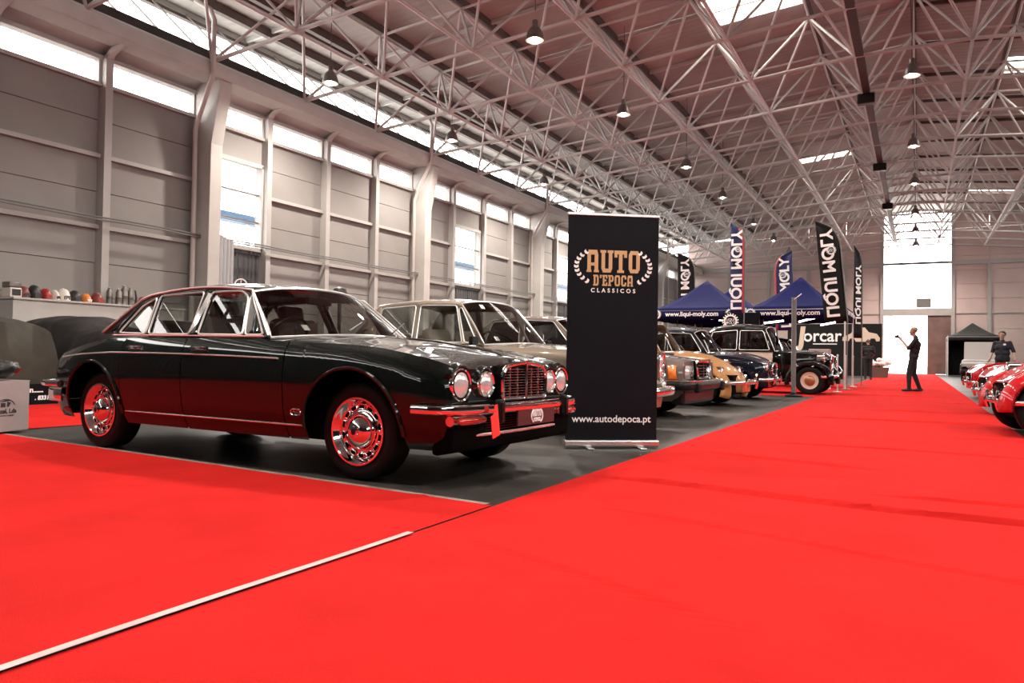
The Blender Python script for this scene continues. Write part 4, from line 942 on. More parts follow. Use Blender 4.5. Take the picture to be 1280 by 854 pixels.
old_saloon('two_tone_saloon', 'black and cream two-tone vintage saloon behind the grey post', (-3.72, 20.45, 0), -.02, 'paint_black', 'paint_cream', 'cream', 1.68)
old_saloon('black_saloon', 'black vintage saloon parked beneath the nearer blue gazebo', (-4.0, 25.9, 0), 0, 'paint_black', 'paint_black', 'disc', 1.5, .95)

# ---------------------------------------------------------------- red roadsters across the aisle
def roadster(name, label, loc, rz, fa=1.15, nose=0):
    car = thing(name, label, 'car', loc, rz)
    S = dict(x0=-1.75, x1=1.72, z0=.22, R=.33, az=.30, axles=(-1.12, fa), n=60,
             w=[(-1.75, .5), (-1.5, .66), (-1.1, .74), (0, .72), (1.1, .74-nose), (1.45, .70-nose), (1.64, .62-nose), (1.72, .54-nose)], zs=[(-1.75, .62), (-1.2, .80), (-.5, .74), (0, .74), (.6, .80), (1.15, .84), (1.5, .77), (1.66, .66), (1.72, .58)],
             zc=[(-1.75, .68), (-1.2, .84), (-.95, .80), (.3, .86), (.8, .87), (1.3, .80), (1.6, .68), (1.72, .60)],
             top=lambda u, x: 1-(1-u)**2 if x < .4 else (-.15*math.sin(math.pi*min(1, u*2)) + (1-(1-u)**2)))
    def reg(x, j, z, n): return 'bonnet' if (x > .45 and j >= n+3) else ('door*' if -.35 < x < .35 and j < n and z > .32 else 'body')
    body(car, S, reg, 'paint_red')
    MB().bb(-.85, .3, -.5, .5, .80, .845).build('cockpit', 'interior_dark', car, 0)
    for yc in (-.27, .27):
        MB().box((-.62, yc, .92), (.12, .44, .28), Matrix.Rotation(-.2, 3, 'Y')).build('seat_back', 'leather_dark', car, 0, bevel=.04)
    G = []
    for i in range(6):
        s = i/5; G.append([(.42-.20*s+.10*(1-u*u), u*(.60-.04*s), .84+.34*s) for u in [-1+2*k/12 for k in range(13)]])
    ws = MB().grid(G).build('windscreen', 'car_glass', car)
    MB().tube(G[0]+[r[-1] for r in G[1:]]+G[-1][-2::-1]+[r[0] for r in G[-2:0:-1]], .012, 6, True).build('screen_trim', 'chrome', ws)
    c = Vector((.12, .27, .95)); ax = Vector((-.85, 0, .5)).normalized(); u = Vector((0, 1, 0)); v = ax.cross(u)
    MB().tube([c+(u*math.cos(2*math.pi*k/20)+v*math.sin(2*math.pi*k/20))*.18 for k in range(20)], .011, 6, True).build('steering_wheel', 'black_trim', car)
    for sg in (1, -1):
        for axl in S['axles']: wheel(car, axl, sg*.62, .305, .15, .20, 'wire', sg)
        headlight(car, 1.56, sg*.555, .655+nose*.3, .088, 'headlight', .14)
        if nose: fender(car, fa, .31, .37, .40, .74, sg, 'paint_red', -5, 190, 1.0, 'front_fender', 1.3)
        MB().lathe([(.0, .0), (.04, -.01), (.045, -.04)], 14, (1.68, sg*.52, .49), 'x').build('side_lamp', 'lens_clear', car)
        MB().tube([(1.80, sg*.3, .28), (1.83, sg*.3, .38), (1.80, sg*.3, .50)], .022, 8).build('overrider', 'chrome', car)
        MB().tube([(-1.5, sg*.70, .70), (-.8, sg*.735, .69), (0, sg*.735, .69), (.9, sg*.75, .70)], .006, 5).build('side_moulding', 'chrome', car)
    g = bpy.data.objects.new('grille', None); COL.objects.link(g); g.parent = car
    pl = soften([(-.30, .40), (.30, .40), (.40, .50), (.30, .60), (-.30, .60), (-.40, .50)], .06)
    MB().tube([(1.74, a, b) for a, b in pl], .014, 8, True).build('surround', 'chrome', g)
    MB().prism(pl, lambda a, b, t: (t, a, b), 1.715, 1.725).build('backing', 'black_matte', g, 0)
    for k in range(11): MB().bb(1.726, 1.738, -.30+k*.06-.004, -.30+k*.06+.004, .42, .58).build('bar', 'chrome', g, 0)
    bumper(car, interpts([(1.55, .78, .38), (1.72, .70, .38), (1.80, .5, .38), (1.83, 0, .38)]), .06, 'chrome', 'bumper', .02)
    return car
r1 = roadster('red_roadster', 'nearest red roadster with wire wheels at the right picture edge', (2.58, 10.95, .009), math.pi+.10, 1.40, .26)
roadster('red_roadster', 'second red roadster from the camera beside the carpet edge', (2.66, 14.9, 0), math.pi+.12)
roadster('red_roadster', 'third red roadster from the camera, in front of the man in navy polo', (2.8, 21.6, 0), math.pi+.10)

# ================================================================== PROPS
X_, Z_ = (1, 0, 0), (0, 0, 1)
def front(y): return lambda a, b, t: (a, y-t, b)
# ---- roll-up banner
rb = thing('rollup_banner', 'black roll-up banner with gold AUTO lettering standing beside the green saloon', 'banner', (-2.47, 6.615, 0), .616)
MB().bb(-.425, .425, -.003, .003, .06, 2.12).build('fabric', 'banner_black', rb, 0)
MB().bb(-.44, .44, -.05, .05, .015, .075).build('base_cassette', 'aluminium', rb, 0, bevel=.012)
MB().bb(-.43, .43, -.012, .012, 2.115, 2.14).build('top_rail', 'aluminium', rb, 0, bevel=.004)
for x in (-.22, .26): MB().bb(x-.03, x+.03, -.16, .16, .002, .014).build('foot', 'aluminium', rb, 0, bevel=.004)
MB().tube([(0, .03, .07), (0, .03, 2.12)], .010, 8).build('support_pole', 'aluminium', rb)
fr = front(-.003)
slab(fr, 0, 1.70, .20, .50, 'gold', rb, 'AUTO'); slab(fr, .0, 1.525, .098, .37, 'gold', rb, "D'EPOCA")
laurel(fr, 0, 1.645, .345, .19, 1, 'print_white', rb, 9, 1.3); laurel(fr, 0, 1.645, .345, .19, -1, 'print_white', rb, 9, 1.3)
text('lettering', 'CLASSICOS', .052, (0, -.0045, 1.432), X_, Z_, 'print_white', rb, .0012, 1, 1.75)
text('lettering', 'www.autodepoca.pt', .092, (0, -.0045, .262), X_, Z_, 'print_white', rb, .0008, .98)
# ---- gear emblem
def gear(parent, cx, cz, r, y, mcol='print_white', inner='banner_black', name='gear_logo'):
    n = 18; pts = []
    for k in range(n):
        for q, rr in ((0, .80), (.25, .80), (.32, 1.0), (.68, 1.0), (.75, .80)):
            a = 2*math.pi*(k+q)/n; pts.append((cx+r*rr*math.cos(a), cz+r*rr*math.sin(a)))
    g = MB().prism(pts, front(y), .001, .006).build(name, mcol, parent, 0)
    MB().prism(circ(24, r*.62, cx, cz), front(y), .006, .008).build('logo_disc', inner, g, 0)
    text('lettering', 'LIQUI', r*.42, (cx, y-.0085, cz+r*.17), X_, Z_, mcol, g, .001); text('lettering', 'MOLY', r*.42, (cx, y-.0085, cz-r*.2), X_, Z_, mcol, g, .001)
    return g
# ---- gazebos
def gazebo(name, label, x0, x1, y0, y1, zv, ze, zp, m, mv, legm='pole_grey', valance=True, walls=()):
    t = thing(name, label, 'gazebo', ((x0+x1)/2, (y0+y1)/2, 0)); a, b = (x1-x0)/2, (y1-y0)/2
    C = [(-a, -b), (a, -b), (a, b), (-a, b)]
    for k in range(4):
        p, q = C[k], C[(k+1) % 4]; G = []
        for i in range(9):
            s = i/8; zz = ze+(zp-ze)*(s**1.25); sag = 1-.06*math.sin(math.pi*s)
            G.append([((p[0]+(q[0]-p[0])*u)*(1-s)*sag if s < 1 else 0, (p[1]+(q[1]-p[1])*u)*(1-s)*sag if s < 1 else 0, zz-.05*math.sin(math.pi*u)*math.sin(math.pi*s)) for u in [v/8 for v in range(9)]])
        MB().grid(G).build('roof_panel', m, t, 60, solid=.006)
        if valance:
            MB().grid([[(p[0]*1.004+(q[0]-p[0])*1.004*v/10, p[1]*1.004+(q[1]-p[1])*1.004*v/10, z+(.012*math.sin(v*2.1) if z < ze else 0)) for v in range(11)] for z in (zv, ze)]).build('valance', mv, t, 60, solid=.006)
        MB().tube([(p[0], p[1], .01), (p[0], p[1], ze)], .025, 6).build('leg', legm, t); 
        MB().bb(p[0]-.06, p[0]+.06, p[1]-.06, p[1]+.06, .01, .02).build('foot_plate', legm, t, 0)
        MB().tube([(p[0], p[1], ze-.06), (q[0], q[1], ze-.06)], .015, 6).build('truss_bar', legm, t)
    MB().tube([(0, 0, ze-.2), (0, 0, zp)], .02, 6).build('centre_pole', legm, t)
    for k in walls:
        p, q = C[k], C[(k+1) % 4]
        MB().grid([[(p[0]*.99+(q[0]-p[0])*.99*v/10, p[1]*.99+(q[1]-p[1])*.99*v/10, z) for v in range(11)] for z in (.03, ze)]).build('side_wall', mv, t, 60, solid=.006)
    return t
g1 = gazebo('blue_gazebo', 'blue pop-up gazebo whose web address shows right of the roll-up banner', -7.72, -4.86, 24.3, 27.3, 2.06, 2.42, 3.46, 'tent_blue', 'tent_navy', 'pole_grey')
g2 = gazebo('blue_gazebo', 'blue pop-up gazebo beside the aisle carpet with the tall black flag', -4.72, -1.9, 24.3, 27.3, 2.06, 2.42, 3.48, 'tent_blue', 'tent_navy', 'pole_white')
gazebo('blue_gazebo', 'blue pop-up gazebo standing behind the others, only its peak showing', -7.85, -4.9, 28.4, 31.4, 2.1, 2.5, 3.5, 'tent_blue', 'tent_navy', 'pole_grey')
for g in (g1, g2):
    yf = -1.5-.013
    text('lettering', 'www.liqui-moly.com', .205, (-.12, yf-.004, 2.25), X_, Z_, 'print_white', g, .004, 1.0)
    gear(g, -1.27, 2.25, .16, yf, inner='tent_navy'); gear(g, 1.1, 2.25, .16, yf, inner='tent_navy')
text('lettering', 'LIQUI', .10, (1.33, -1.517, 2.33), X_, Z_, 'print_white', g1, .002); text('lettering', 'MOLY', .10, (1.33, -1.517, 2.2), X_, Z_, 'print_white', g1, .002)
text('lettering', 'racor', .13, (1.33, -1.517, 2.2), X_, Z_, 'print_white', g2, .003) if False else None
for k, yv in enumerate((-.9, .1, 1.0)): text('lettering', 'LIQUI MOLY', .15, (1.478, yv, 2.25), (0, 1, 0), Z_, 'print_white', g2, .003)
gz = gazebo('black_gazebo', 'black pop-up gazebo against the far end wall', 1.6, 4.35, 54.6, 57.4, 2.2, 2.5, 3.35, 'tent_black', 'tent_black', 'pole_white', walls=(2, 3))
for i, (p, q, nm) in enumerate([((-6.55, 24.9, 2.13), (-5.85, 24.8, 2.12), 'first'), ((-5.75, 25.2, 2.10), (-5.3, 25.2, 2.05), 'second'), ((-4.3, 25.0, 1.98), (-3.7, 25.0, 2.05), 'third'), ((-3.3, 25.2, 2.02), (-2.75, 25.2, 2.16), 'fourth'), ((-2.75, 26.0, 1.95), (-2.3, 26.0, 2.04), 'fifth')]):
    o = thing('tube_light', '%s white tube lamp from the banner under the blue gazebos' % nm, 'lamp', ((p[0]+q[0])/2, p[1], (p[2]+q[2])/2), 0, 'tube lamps under the gazebos')
    a = Vector(p)-o.location; b = Vector(q)-o.location
    MB().tube([a, b], .028, 8).build('tube', 'tube_white', o); MB().tube([a*1.05, a*.97], .032, 8).tube([b*.97, b*1.05], .032, 8).build('end_caps', 'pole_grey', o)
    MB().tube([(0, 0, .02), (0, 0, 2.36-o.location.z)], .006, 5).build('hanger', 'pole_grey', o)
# ---- feather flags
def feather(name, label, x, y, z0, z1, w, m, edge=None, mirror=True, txt='LIQUI MOLY', lean=0, flip=1, rz=0, tsize=None):
    t = thing(name, label, 'flag', (x, y, 0), rz); H = z1-z0; n = 14
    L = [(flip*(lean*(1-i/n)*-1+0), z0+H*i/n) for i in range(n+1)]
    L = [(flip*(-lean*i/n), z0+H*i/n) for i in range(n+1)]
    Rr = []
    for i in range(n+1):
        s = i/n; wv = w if s < .68 else w*math.sqrt(max(0, 1-((s-.68)/.32)**2.4)); Rr.append((flip*(-lean*s+wv), z0+H*s))
    MB().grid([[(p[0]+(q[0]-p[0])*k/6, .03*math.sin(k*.9+i*.4)*.5, p[1]) for k in range(7)] for i, (p, q) in enumerate(zip(L, Rr))]).build('cloth', m, t, 60, solid=.004)
    MB().tube([(flip*w, 0, .02)]+[(q[0]+flip*.012, 0, q[1]) for q in Rr], .016, 6).build('pole', 'pole_grey', t)
    if edge: MB().grid([[(q[0]-flip*.05*k, -.022, q[1]) for k in (0, 1)] for q in Rr[:-1]]).build('border', edge, t, 60, solid=.004)
    MB().bb(flip*w-.25, flip*w+.25, -.02, .02, .022, .036).bb(flip*w-.02, flip*w+.02, -.25, .25, .022, .036).build('cross_base', 'pole_grey', t, 0)
    ts = tsize or w*.55; zc = z0+H*.47; xc = flip*(w*.42-lean*.5)
    up = (1, 0, 0) if mirror else (-1, 0, 0)
    d = Vector((-flip*lean, 0, H)).normalized(); upv = Vector(up); upv = (upv-d*upv.dot(d)).normalized()
    text('lettering', txt, ts, (xc, -.034, zc), d, upv, 'print_white', t, ts*.03, 1.0 if len(txt) > 5 else 1.0)
    if w > .43 or edge: gear(t, xc+flip*w*.14-flip*lean*.12, z0+H*.70, w*.23, -.040, inner=m)
    return t
feather('feather_flag', 'tall black feather flag leaning in front of the aisle gazebo', -2.39, 23.6, 1.95, 4.86, .60, 'flag_black', None, True, 'LIQUI MOLY', .27, 1, tsize=.46)
feather('feather_flag', 'tall blue feather flag with red border between the blue gazebos', -4.97, 23.2, 2.2, 4.90, .40, 'flag_blue', 'flag_red', True, 'LIQUI MOLY', 0, 1, tsize=.43)
feather('feather_flag', 'black feather flag behind the gazebo right of the roll-up banner', -7.88, 28.0, 2.1, 4.74, .62, 'flag_black', None, True, 'LIQUI MOLY', .05, 1, tsize=.42)
feather('feather_flag', 'blue feather flag with red border rising behind the aisle gazebo', -3.95, 29.2, 1.9, 4.80, .62, 'flag_blue', 'flag_red', False, 'LIQUI MOLY', -.12, -1, tsize=.46)
feather('feather_flag', 'slim black feather flag turned edge-on at the far gazebo corner', -1.92, 27.9, 1.6, 4.68, .42, 'flag_black', None, True, 'LIQUI MOLY', 0, 1, 1.0, tsize=.36)
# ---- black sign with gear between the gazebos, grey post, counter
sg_ = thing('hanging_sign', 'black sign panel with white gear emblem below the blue gazebo roofs', 'sign', (-4.75, 24.05, 0))
MB().bb(-.62, .48, -.02, .02, 1.80, 2.26).build('panel', 'banner_black', sg_, 0); gear(sg_, -.38, 2.0, .25, -.02)
for x in (-.6, .46): MB().tube([(x, .02, .01), (x, .02, 2.26)], .014, 6).build('stand_leg', 'pole_grey', sg_)
gp = thing('queue_post', 'grey metal post on a black base in front of the two-tone car', 'post', (-2.5, 18.38, 0))
MB().lathe([(0, .0), (.19, .0), (.19, .03), (.06, .06), (.05, .10), (0, .10)], 20).build('base', 'black_rubber', gp)
MB().bb(-.045, .045, -.045, .045, .08, 2.25).build('post', 'pole_grey', gp, 0, bevel=.008)
MB().tube([(0, -.05, 2.2), (.16, -.05, 2.33)], .012, 6).build('hook', 'aluminium', gp); MB().bb(-.05, -.035, -.05, .05, .1, 2.25).build('cover_strip', 'aluminium', gp, 0)
ctr = thing('promo_counter', 'black promotional counter with grey top and gear emblem', 'counter', (-2.52, 23.75, 0))
MB().bb(-.26, .26, -.22, .22, .12, 1.0).build('cabinet', 'banner_black', ctr, 0); MB().bb(-.28, .28, -.25, .25, 1.0, 1.16).build('top', 'card_grey', ctr, 0, bevel=.02); MB().bb(-.28, .28, -.24, .24, .01, .12).build('plinth', 'pole_white', ctr, 0)
gear(ctr, -.06, .55, .22, -.22)
# barrier of thin white posts along the stand edge
for i, y in enumerate((21.6, 24.0, 26.4)):
    b = thing('barrier_post', '%s slim white barrier post along the gazebo edge' % OR[i], 'post', (-1.86+.02*i, y, 0), 0, 'barrier posts')
    MB().lathe([(0, 0.012), (.11, .012), (.11, .03), (.02, .04), (0, .04)], 14).build('base', 'pole_white', b); MB().tube([(0, 0, .03), (0, 0, .95)], .016, 6).build('post', 'pole_white', b); MB().ellip((0, 0, .97), (.025, .025, .03), 8, 6).build('cap', 'pole_white', b)
# ---- wall banner
jb = thing('wall_banner', 'wide dark banner lettered Jorcar with a pale car picture', 'banner', (-4.15, 46.0, 0))
MB().bb(-2.45, 2.4, -.02, .02, .02, 2.88).build('sheet', 'flag_black', jb, 0)
for x in (-2.4, 2.35): MB().tube([(x, .05, 0), (x, .05, 2.9)], .03, 6).build('pole', 'pole_grey', jb)
text('lettering', 'J', 1.35, (-1.72, -.024, 2.15), X_, Z_, 'paint_cream', jb, .085, .85, shear=.12); text('lettering', 'orcar', .95, (-.62, -.024, 2.2), X_, Z_, 'print_white', jb, .015, .95)
MB().bb(-1.1, .15, -.024, -.021, 1.74, 1.79).build('underline', 'print_white', jb, 0)
sil = [(.42, 1.95), (.45, 2.15), (.85, 2.35), (1.05, 2.66), (1.55, 2.68), (1.75, 2.42), (2.15, 2.33), (2.3, 2.1), (2.28, 1.93), (2.12, 1.92), (2.05, 2.08), (1.85, 2.08), (1.78, 1.9), (1.1, 1.9), (1.02, 2.08), (.82, 2.08), (.75, 1.93)]
MB().prism(sil, front(-.02), .001, .004).build('car_picture', 'paint_cream', jb, 0)
# ---- main left-hand clutter
def covered_car(name, label, loc, rz, L, W, m, prof, seed, flare=.0, sq=.18):
    rnd = random.Random(seed); f = curve(prof); G = []; nx = 44; ph = [rnd.uniform(0, 6.28) for _ in range(8)]
    for i in range(nx+1):
        x = -L/2+L*i/nx; e = min(1, (L/2-abs(x))/sq); h = f(x)*(.55+.45*math.sqrt(max(0, 1-(1-e)**2))) if e < 1 else f(x); row = []
        ww = W/2*(.86+.14*math.sqrt(max(0, 1-(1-e)**2)))
        for k in range(33):
            a = -1+2*k/32; s = abs(a)
            if s < .55: y = a/.55*ww*.80; z = h*(1-.10*(s/.55)**3)
            else:
                q = (s-.55)/.45; y = math.copysign(ww*(.80+.20*math.sin(min(1, q*1.6)*math.pi/2))*(1+flare*q), a); z = h*.90*(1-q)+.025*q
            nz = .012*math.sin(x*9+ph[0]+a*5)+.010*math.sin(x*17+ph[1]-a*9); row.append((x, y+nz*1.6*(s > .5), z+nz*(s < .9)))
        G.append(row)
    mb = MB().grid(G); n0 = 33
    mb.f.append(tuple(range(33))); mb.f.append(tuple(range(nx*33, nx*33+33)))
    t = thing(name, label, 'covered car', loc, rz); mb.build('cover', m, t, 60)
    mh = MB().tube([(G[i][k][0], G[i][k][1]*1.003, .03) for i, k in [(i, 0) for i in range(nx+1)]], .012, 5); mh.build('hem', m, t)
    return t
covered_car('covered_car', 'car under an olive canvas cover at the left picture edge', (-13.42, 6.4, 0), 0, 3.4, 1.7, 'tarp_olive', [(-1.7, .95), (-.9, 1.30), (.3, 1.32), (.9, 1.29), (1.3, 1.27), (1.7, 1.22)], 3, sq=.10)
covered_car('covered_car', 'car under a wrinkled black plastic cover behind the green saloon tail', (-12.55, 8.5, 0), 0, 3.7, 1.7, 'tarp_black', [(-1.85, .8), (-1.2, 1.40), (-.4, 1.40), (.2, 1.22), (1.2, 1.16), (1.85, 1.0)], 5)
lb = thing('floor_banner', 'low black banner with white lettering in front of the olive covered car', 'banner', (-11.55, 7.3, 0), math.pi/2)
MB().bb(-1.2, 1.6, -.01, .01, .01, .30).build('sheet', 'banner_black', lb, 0)
text('lettering', 'uin......', .11, (-.58, -.013, .21), X_, Z_, 'print_white', lb, .004, align='CENTER'); text('lettering', '. 8331/4 San Ba', .085, (-.30, -.013, .09), X_, Z_, 'print_white', lb, .004, shear=.15)
bx = thing('cardboard_box', 'pale grey cardboard box with printed logo at the left picture edge', 'box', (-7.93, 4.07, .013), math.pi/2+.25)
MB().bb(-.37, .37, -.25, .25, .008, .49).build('carton', 'card_grey', bx, 0, bevel=.006)
for x in (-.19, .19): MB().bb(x-.182, x+.182, -.25, .25, .488, .495).build('flap', 'card_grey', bx, 0)
text('lettering', 'Nazel, Lda', .058, (.10, -.252, .205), X_, Z_, 'print_black', bx, .002); text('lettering', 'automoveis classicos', .022, (.10, -.252, .165), X_, Z_, 'print_black', bx); text('lettering', 'Nazare', .018, (.10, -.252, .135), X_, Z_, 'print_black', bx) if False else None
MB().tube([(.10+.11*math.cos(math.radians(a)), -.251, .235+.085*math.sin(math.radians(a))) for a in range(20, 161, 10)], .004, 5).build('logo_arch', 'print_black', bx)
MB().prism([(.05, .245), (.10, .245), (.10, .285), (.05, .285)], front(-.25), .0005, .002).prism([(.115, .25), (.135, .245), (.16, .285), (.12, .295)], front(-.25), .0005, .002).prism([(.04, .292), (.16, .305), (.10, .315)], front(-.25), .0005, .002).build('logo_mark', 'print_black', bx, 0)
G = []
for i in range(15):
    row = []
    for k in range(24):
        a = 2*math.pi*k/24; s = math.sin(math.pi*i/14)**.38; c = -math.cos(math.pi*i/14); nz = .03*math.sin(a*5+i*1.7)+.02*math.sin(a*9-i*2.3)
        row.append((.37*s*math.copysign(abs(math.cos(a))**.6, math.cos(a))*(1+nz), .255*s*math.copysign(abs(math.sin(a))**.6, math.sin(a))*(1+nz), .608+.085*c+nz*.3))
    G.append(row)
bb_ = MB().grid(G, False, True).build('plastic_bag', 'bag_black', None, 60); bb_.location = bx.location; bb_.rotation_euler = bx.rotation_euler; tag(bb_, 'crumpled black plastic bag lying on the grey cardboard box', 'bag')
# ledge pieces
def shell(label, y, m, w=.25, h=.26, face=None, hole=True):
    w = w*.86
    t = thing('moulded_shell', label, 'shell', (-15.5, y, 1.80), 0, 'moulded shells on the white ledge')
    G = []
    for i in range(11):
        s = i/10; z = h*s; r = math.sqrt(max(0, 1-(max(0, s-.35)/.65)**2.2)); G.append([((.13*r*math.cos(a)-.04*s)*(1.1 if math.cos(a) > 0 else .9), w/2*r*math.sin(a), z+.004) for a in [2*math.pi*k/20 for k in range(20)]])
    mb = MB().grid(G, False, True); mb.f.append(tuple(range(20))); mb.build('shell', m, t, 60)
    MB().prism(rrect(-w*.30, w*.30, .03, h*.42, .03, 3), lambda a, b, q: (.118+q-.05*b, a, b), .0, .018).build('front_recess', face or 'plastic_black', t, 0)
    MB().tube([(.02, w*.46*math.cos(math.radians(a)), .05+h*.72*math.sin(math.radians(a))) for a in range(0, 181, 15)], .010, 6).build('rim_edge', m, t)
    return t
for y, m, lab, wv, hv, fc in [(8.78, 'plastic_darkred', 'dark red moulded shell on the ledge next to the white machine', .24, .25, None), (8.995, 'plastic_black', 'black moulded shell between two red shells on the ledge', .26, .29, None), (9.215, 'plastic_red', 'bright red moulded shell in the middle of the ledge row', .23, .24, 'plastic_red'),
                          (9.40, 'plastic_white', 'narrow white moulded shell beside the bright red one', .14, .22, None), (9.585, 'plastic_white', 'wide white moulded shell with a round dark port', .27, .27, 'grey_metal'), (9.82, 'plastic_black', 'black moulded shell left of the orange one on the ledge', .26, .25, None), (10.06, 'plastic_orange', 'orange moulded shell with a white patch on the ledge', .21, .19, 'print_white'), (10.31, 'plastic_darkred', 'glossy red-brown shell at the end of the row by the mullion', .27, .24, 'plastic_red'),
                          (11.41, 'plastic_darkred', 'dark red shell right of the metal canisters on the ledge', .22, .24, None), (11.68, 'plastic_black', 'dark shell at the far end of the ledge behind the green saloon roof', .22, .20, None)]: shell(lab, y, m, wv, hv, fc)
wm = thing('white_machine', 'boxy white machine with dark hood on the ledge at the left edge', 'machine', (-15.5, 8.56, 1.80))
MB().bb(-.15, .15, -.11, .11, 0, .19).build('housing', 'plastic_white', wm, 0, bevel=.02); MB().bb(-.14, .13, -.12, .12, .19, .31).build('hood', 'grey_metal', wm, 0, bevel=.03); MB().bb(.15, .16, -.08, .08, .04, .16).build('front_grille', 'plastic_black', wm, 0)
for i, (y, h, r, x) in enumerate([(10.62, .36, .065, -15.55), (10.77, .34, .07, -15.45), (10.935, .43, .08, -15.5), (11.085, .40, .066, -15.5)]):
    t = thing('metal_canister', '%s grey metal canister from the mullion on the ledge' % OR[i], 'canister', (x, y, 1.80), 0, 'metal canisters on the ledge')
    MB().lathe([(0, 0), (r, 0), (r, .02), (r*.94, .03), (r*.94, h*.45), (r, h*.47), (r, h*.5), (r*.94, h*.52), (r*.92, h*.82), (r*.55, h*.92), (r*.5, h), (0, h)], 16).build('drum', 'grey_metal', t); MB().tube([(0, -r*.6, h*.9), (0, -r*.5, h*1.02), (0, r*.5, h*1.02), (0, r*.6, h*.9)], .012, 6).build('handle', 'grey_metal', t)
br = thing('bottle_jack', 'thin dark jack standing right of the metal canisters on the ledge', 'jack', (-15.5, 11.22, 1.8))
MB().bb(-.06, .06, -.04, .04, 0, .03).build('base', 'plastic_black', br, 0); MB().tube([(0, 0, .02), (0, .01, .2), (0, -.02, .36)], [.03, .022, .015], 8).build('column', 'plastic_black', br)
# workbench with trays
wb_ = thing('workbench', 'low steel workbench before the white ledge wall', 'bench', (-14.75, 9.6, 0))
MB().bb(-.3, .3, -.95, .95, 1.18, 1.22).build('worktop', 'grey_metal', wb_, 0)
for x in (-.27, .27):
    for y in (-.9, .9): MB().bb(x-.025, x+.025, y-.025, y+.025, .0, 1.18).build('leg', 'grey_metal', wb_, 0)
tr = thing('wire_tray', 'chrome wire tray on the workbench in front of the ledge', 'tray', (-14.7, 9.15, 1.222))
for z in (.012, .09): MB().tube([(a, b, z) for a, b in rrect(-.16, .16, -.3, .3, .05, 3)], .012, 6, True).build('rim', 'chrome_soft', tr)
for k in range(5): MB().tube([(-.16, -.2+k*.1, .012), (.16, -.2+k*.1, .012)], .005, 5).build('wire', 'chrome_soft', tr)
for i in range(5):
    t = thing('metal_tin', '%s small metal tin from the wire tray on the workbench' % OR[i], 'tin', (-14.72+.04*(i % 2), 9.62+i*.17, 1.222), 0, 'tins on the workbench')
    MB().lathe([(0, 0), (.05, 0), (.05, .10+.03*(i % 3)), (.03, .12+.03*(i % 3)), (0, .12+.03*(i % 3))], 12).build('can', 'grey_metal', t); MB().lathe([(.02, .12+.03*(i % 3)), (.02, .15+.03*(i % 3)), (0, .15+.03*(i % 3))], 10).build('cap', 'plastic_black', t)
# grey sheet, display rack with steering wheels, domed cover
gs = thing('grey_sheet_panel', 'tall grey ribbed sheet leaning beside the first dark side door', 'panel', (-15.35, 13.62, 0), .15)
for k in range(4): MB().bb(-.03, .0, -.26+k*.13, -.14+k*.13, 0.01, 3.72-.03*k).build('rib', 'grey_sheet', gs, 0, bevel=.01)
rk = thing('display_rack', 'dark display rack behind the green saloon roof', 'rack', (-13.2, 12.0, 0), .4)
for y in (-.28, .28): MB().bb(-.03, .03, y-.02, y+.02, 0, 2.28).build('upright', 'pole_grey', rk, 0)
for z in (.6, 1.3, 2.0): MB().bb(-.02, .02, -.3, .3, z, z+.04).build('crossbar', 'pole_grey', rk, 0)
MB().bb(-.02, .02, -.3, .3, 2.25, 2.29).build('crossbar', 'pole_grey', rk, 0)
for yq in (-.2, .1): MB().tube([(0, yq, 2.27), (.15, yq, 2.27)], .012, 6).build('peg', 'pole_grey', rk)
for (y, m, lab) in ((-.2, 'print_white', 'white-rimmed steering wheel shown above the green saloon roof'), (.1, 'plastic_black', 'black steering wheel beside the white-rimmed one above the saloon roof')):
    p = Matrix.Rotation(.4, 3, 'Z') @ Vector((.18, y, 0)); t = thing('steering_wheel', lab, 'steering wheel', (-13.2+p.x, 12+p.y, 2.27), -.55)
    MB().tube([(0, .125*math.cos(2*math.pi*k/24), .125*math.sin(2*math.pi*k/24)) for k in range(24)], .014, 6, True).build('rim', m, t)
    for a in (90, 210, 330): MB().tube([(0, 0, 0), (0, .12*math.cos(math.radians(a)), .12*math.sin(math.radians(a)))], .010, 5).build('spoke', m, t)
    MB().lathe([(0, .015), (.03, .01), (.03, -.05), (0, -.05)], 12, axis='x').build('hub', m, t)
dm = thing('domed_stand', 'black domed cover just showing above the green saloon windscreen', 'stand', (-10.13, 11.8, 0))
MB().lathe([(0, 2.14), (.06, 2.135), (.12, 2.10), (.145, 2.03), (.15, 1.95), (.14, 1.95), (.12, 2.0)], 20).build('dome', 'plastic_black', dm); MB().tube([(0, 0, .02), (0, 0, 2.0)], .035, 10).build('pole', 'plastic_black', dm); MB().lathe([(0, .02), (.3, .02), (.3, .05), (0, .06)], 20).build('base', 'plastic_black', dm)
# far planter and covered jeep
pl = thing('planter', 'brown planter with white flowers beside the far gate', 'planter', (-1.75, 43.5, 0))
MB().prism([(-.35, .01), (.35, .01), (.45, .55), (-.45, .55)], lambda a, b, t: (a, t, b), -.25, .25).build('pot', 'planter', pl, 0)
rnd = random.Random(4)
for i in range(26): MB().ellip((rnd.uniform(-.45, .45), rnd.uniform(-.25, .25), .62+rnd.uniform(0, .32)), (.13, .13, .10), 8, 6).build('flower_head', 'flower_white', pl)
jp = thing('covered_jeep', 'dark off-road car with grey covered windscreen before the black gazebo', 'car', (2.55, 40.6, 0), -math.pi/2-.1)
MB().prism([(-1.6, .42), (-1.6, .95), (.3, .98), (1.35, .92), (1.5, .85), (1.5, .42)], lambda a, b, t: (a, t, b), -.72, .72).build('body', 'paint_black', jp, 0, bevel=.06)
MB().prism([(.30, .98), (.42, .97), (.10, 1.78), (.02, 1.78)], lambda a, b, t: (a, t, b), -.70, .70).build('windscreen_cover', 'grey_cover', jp, 0, bevel=.02)
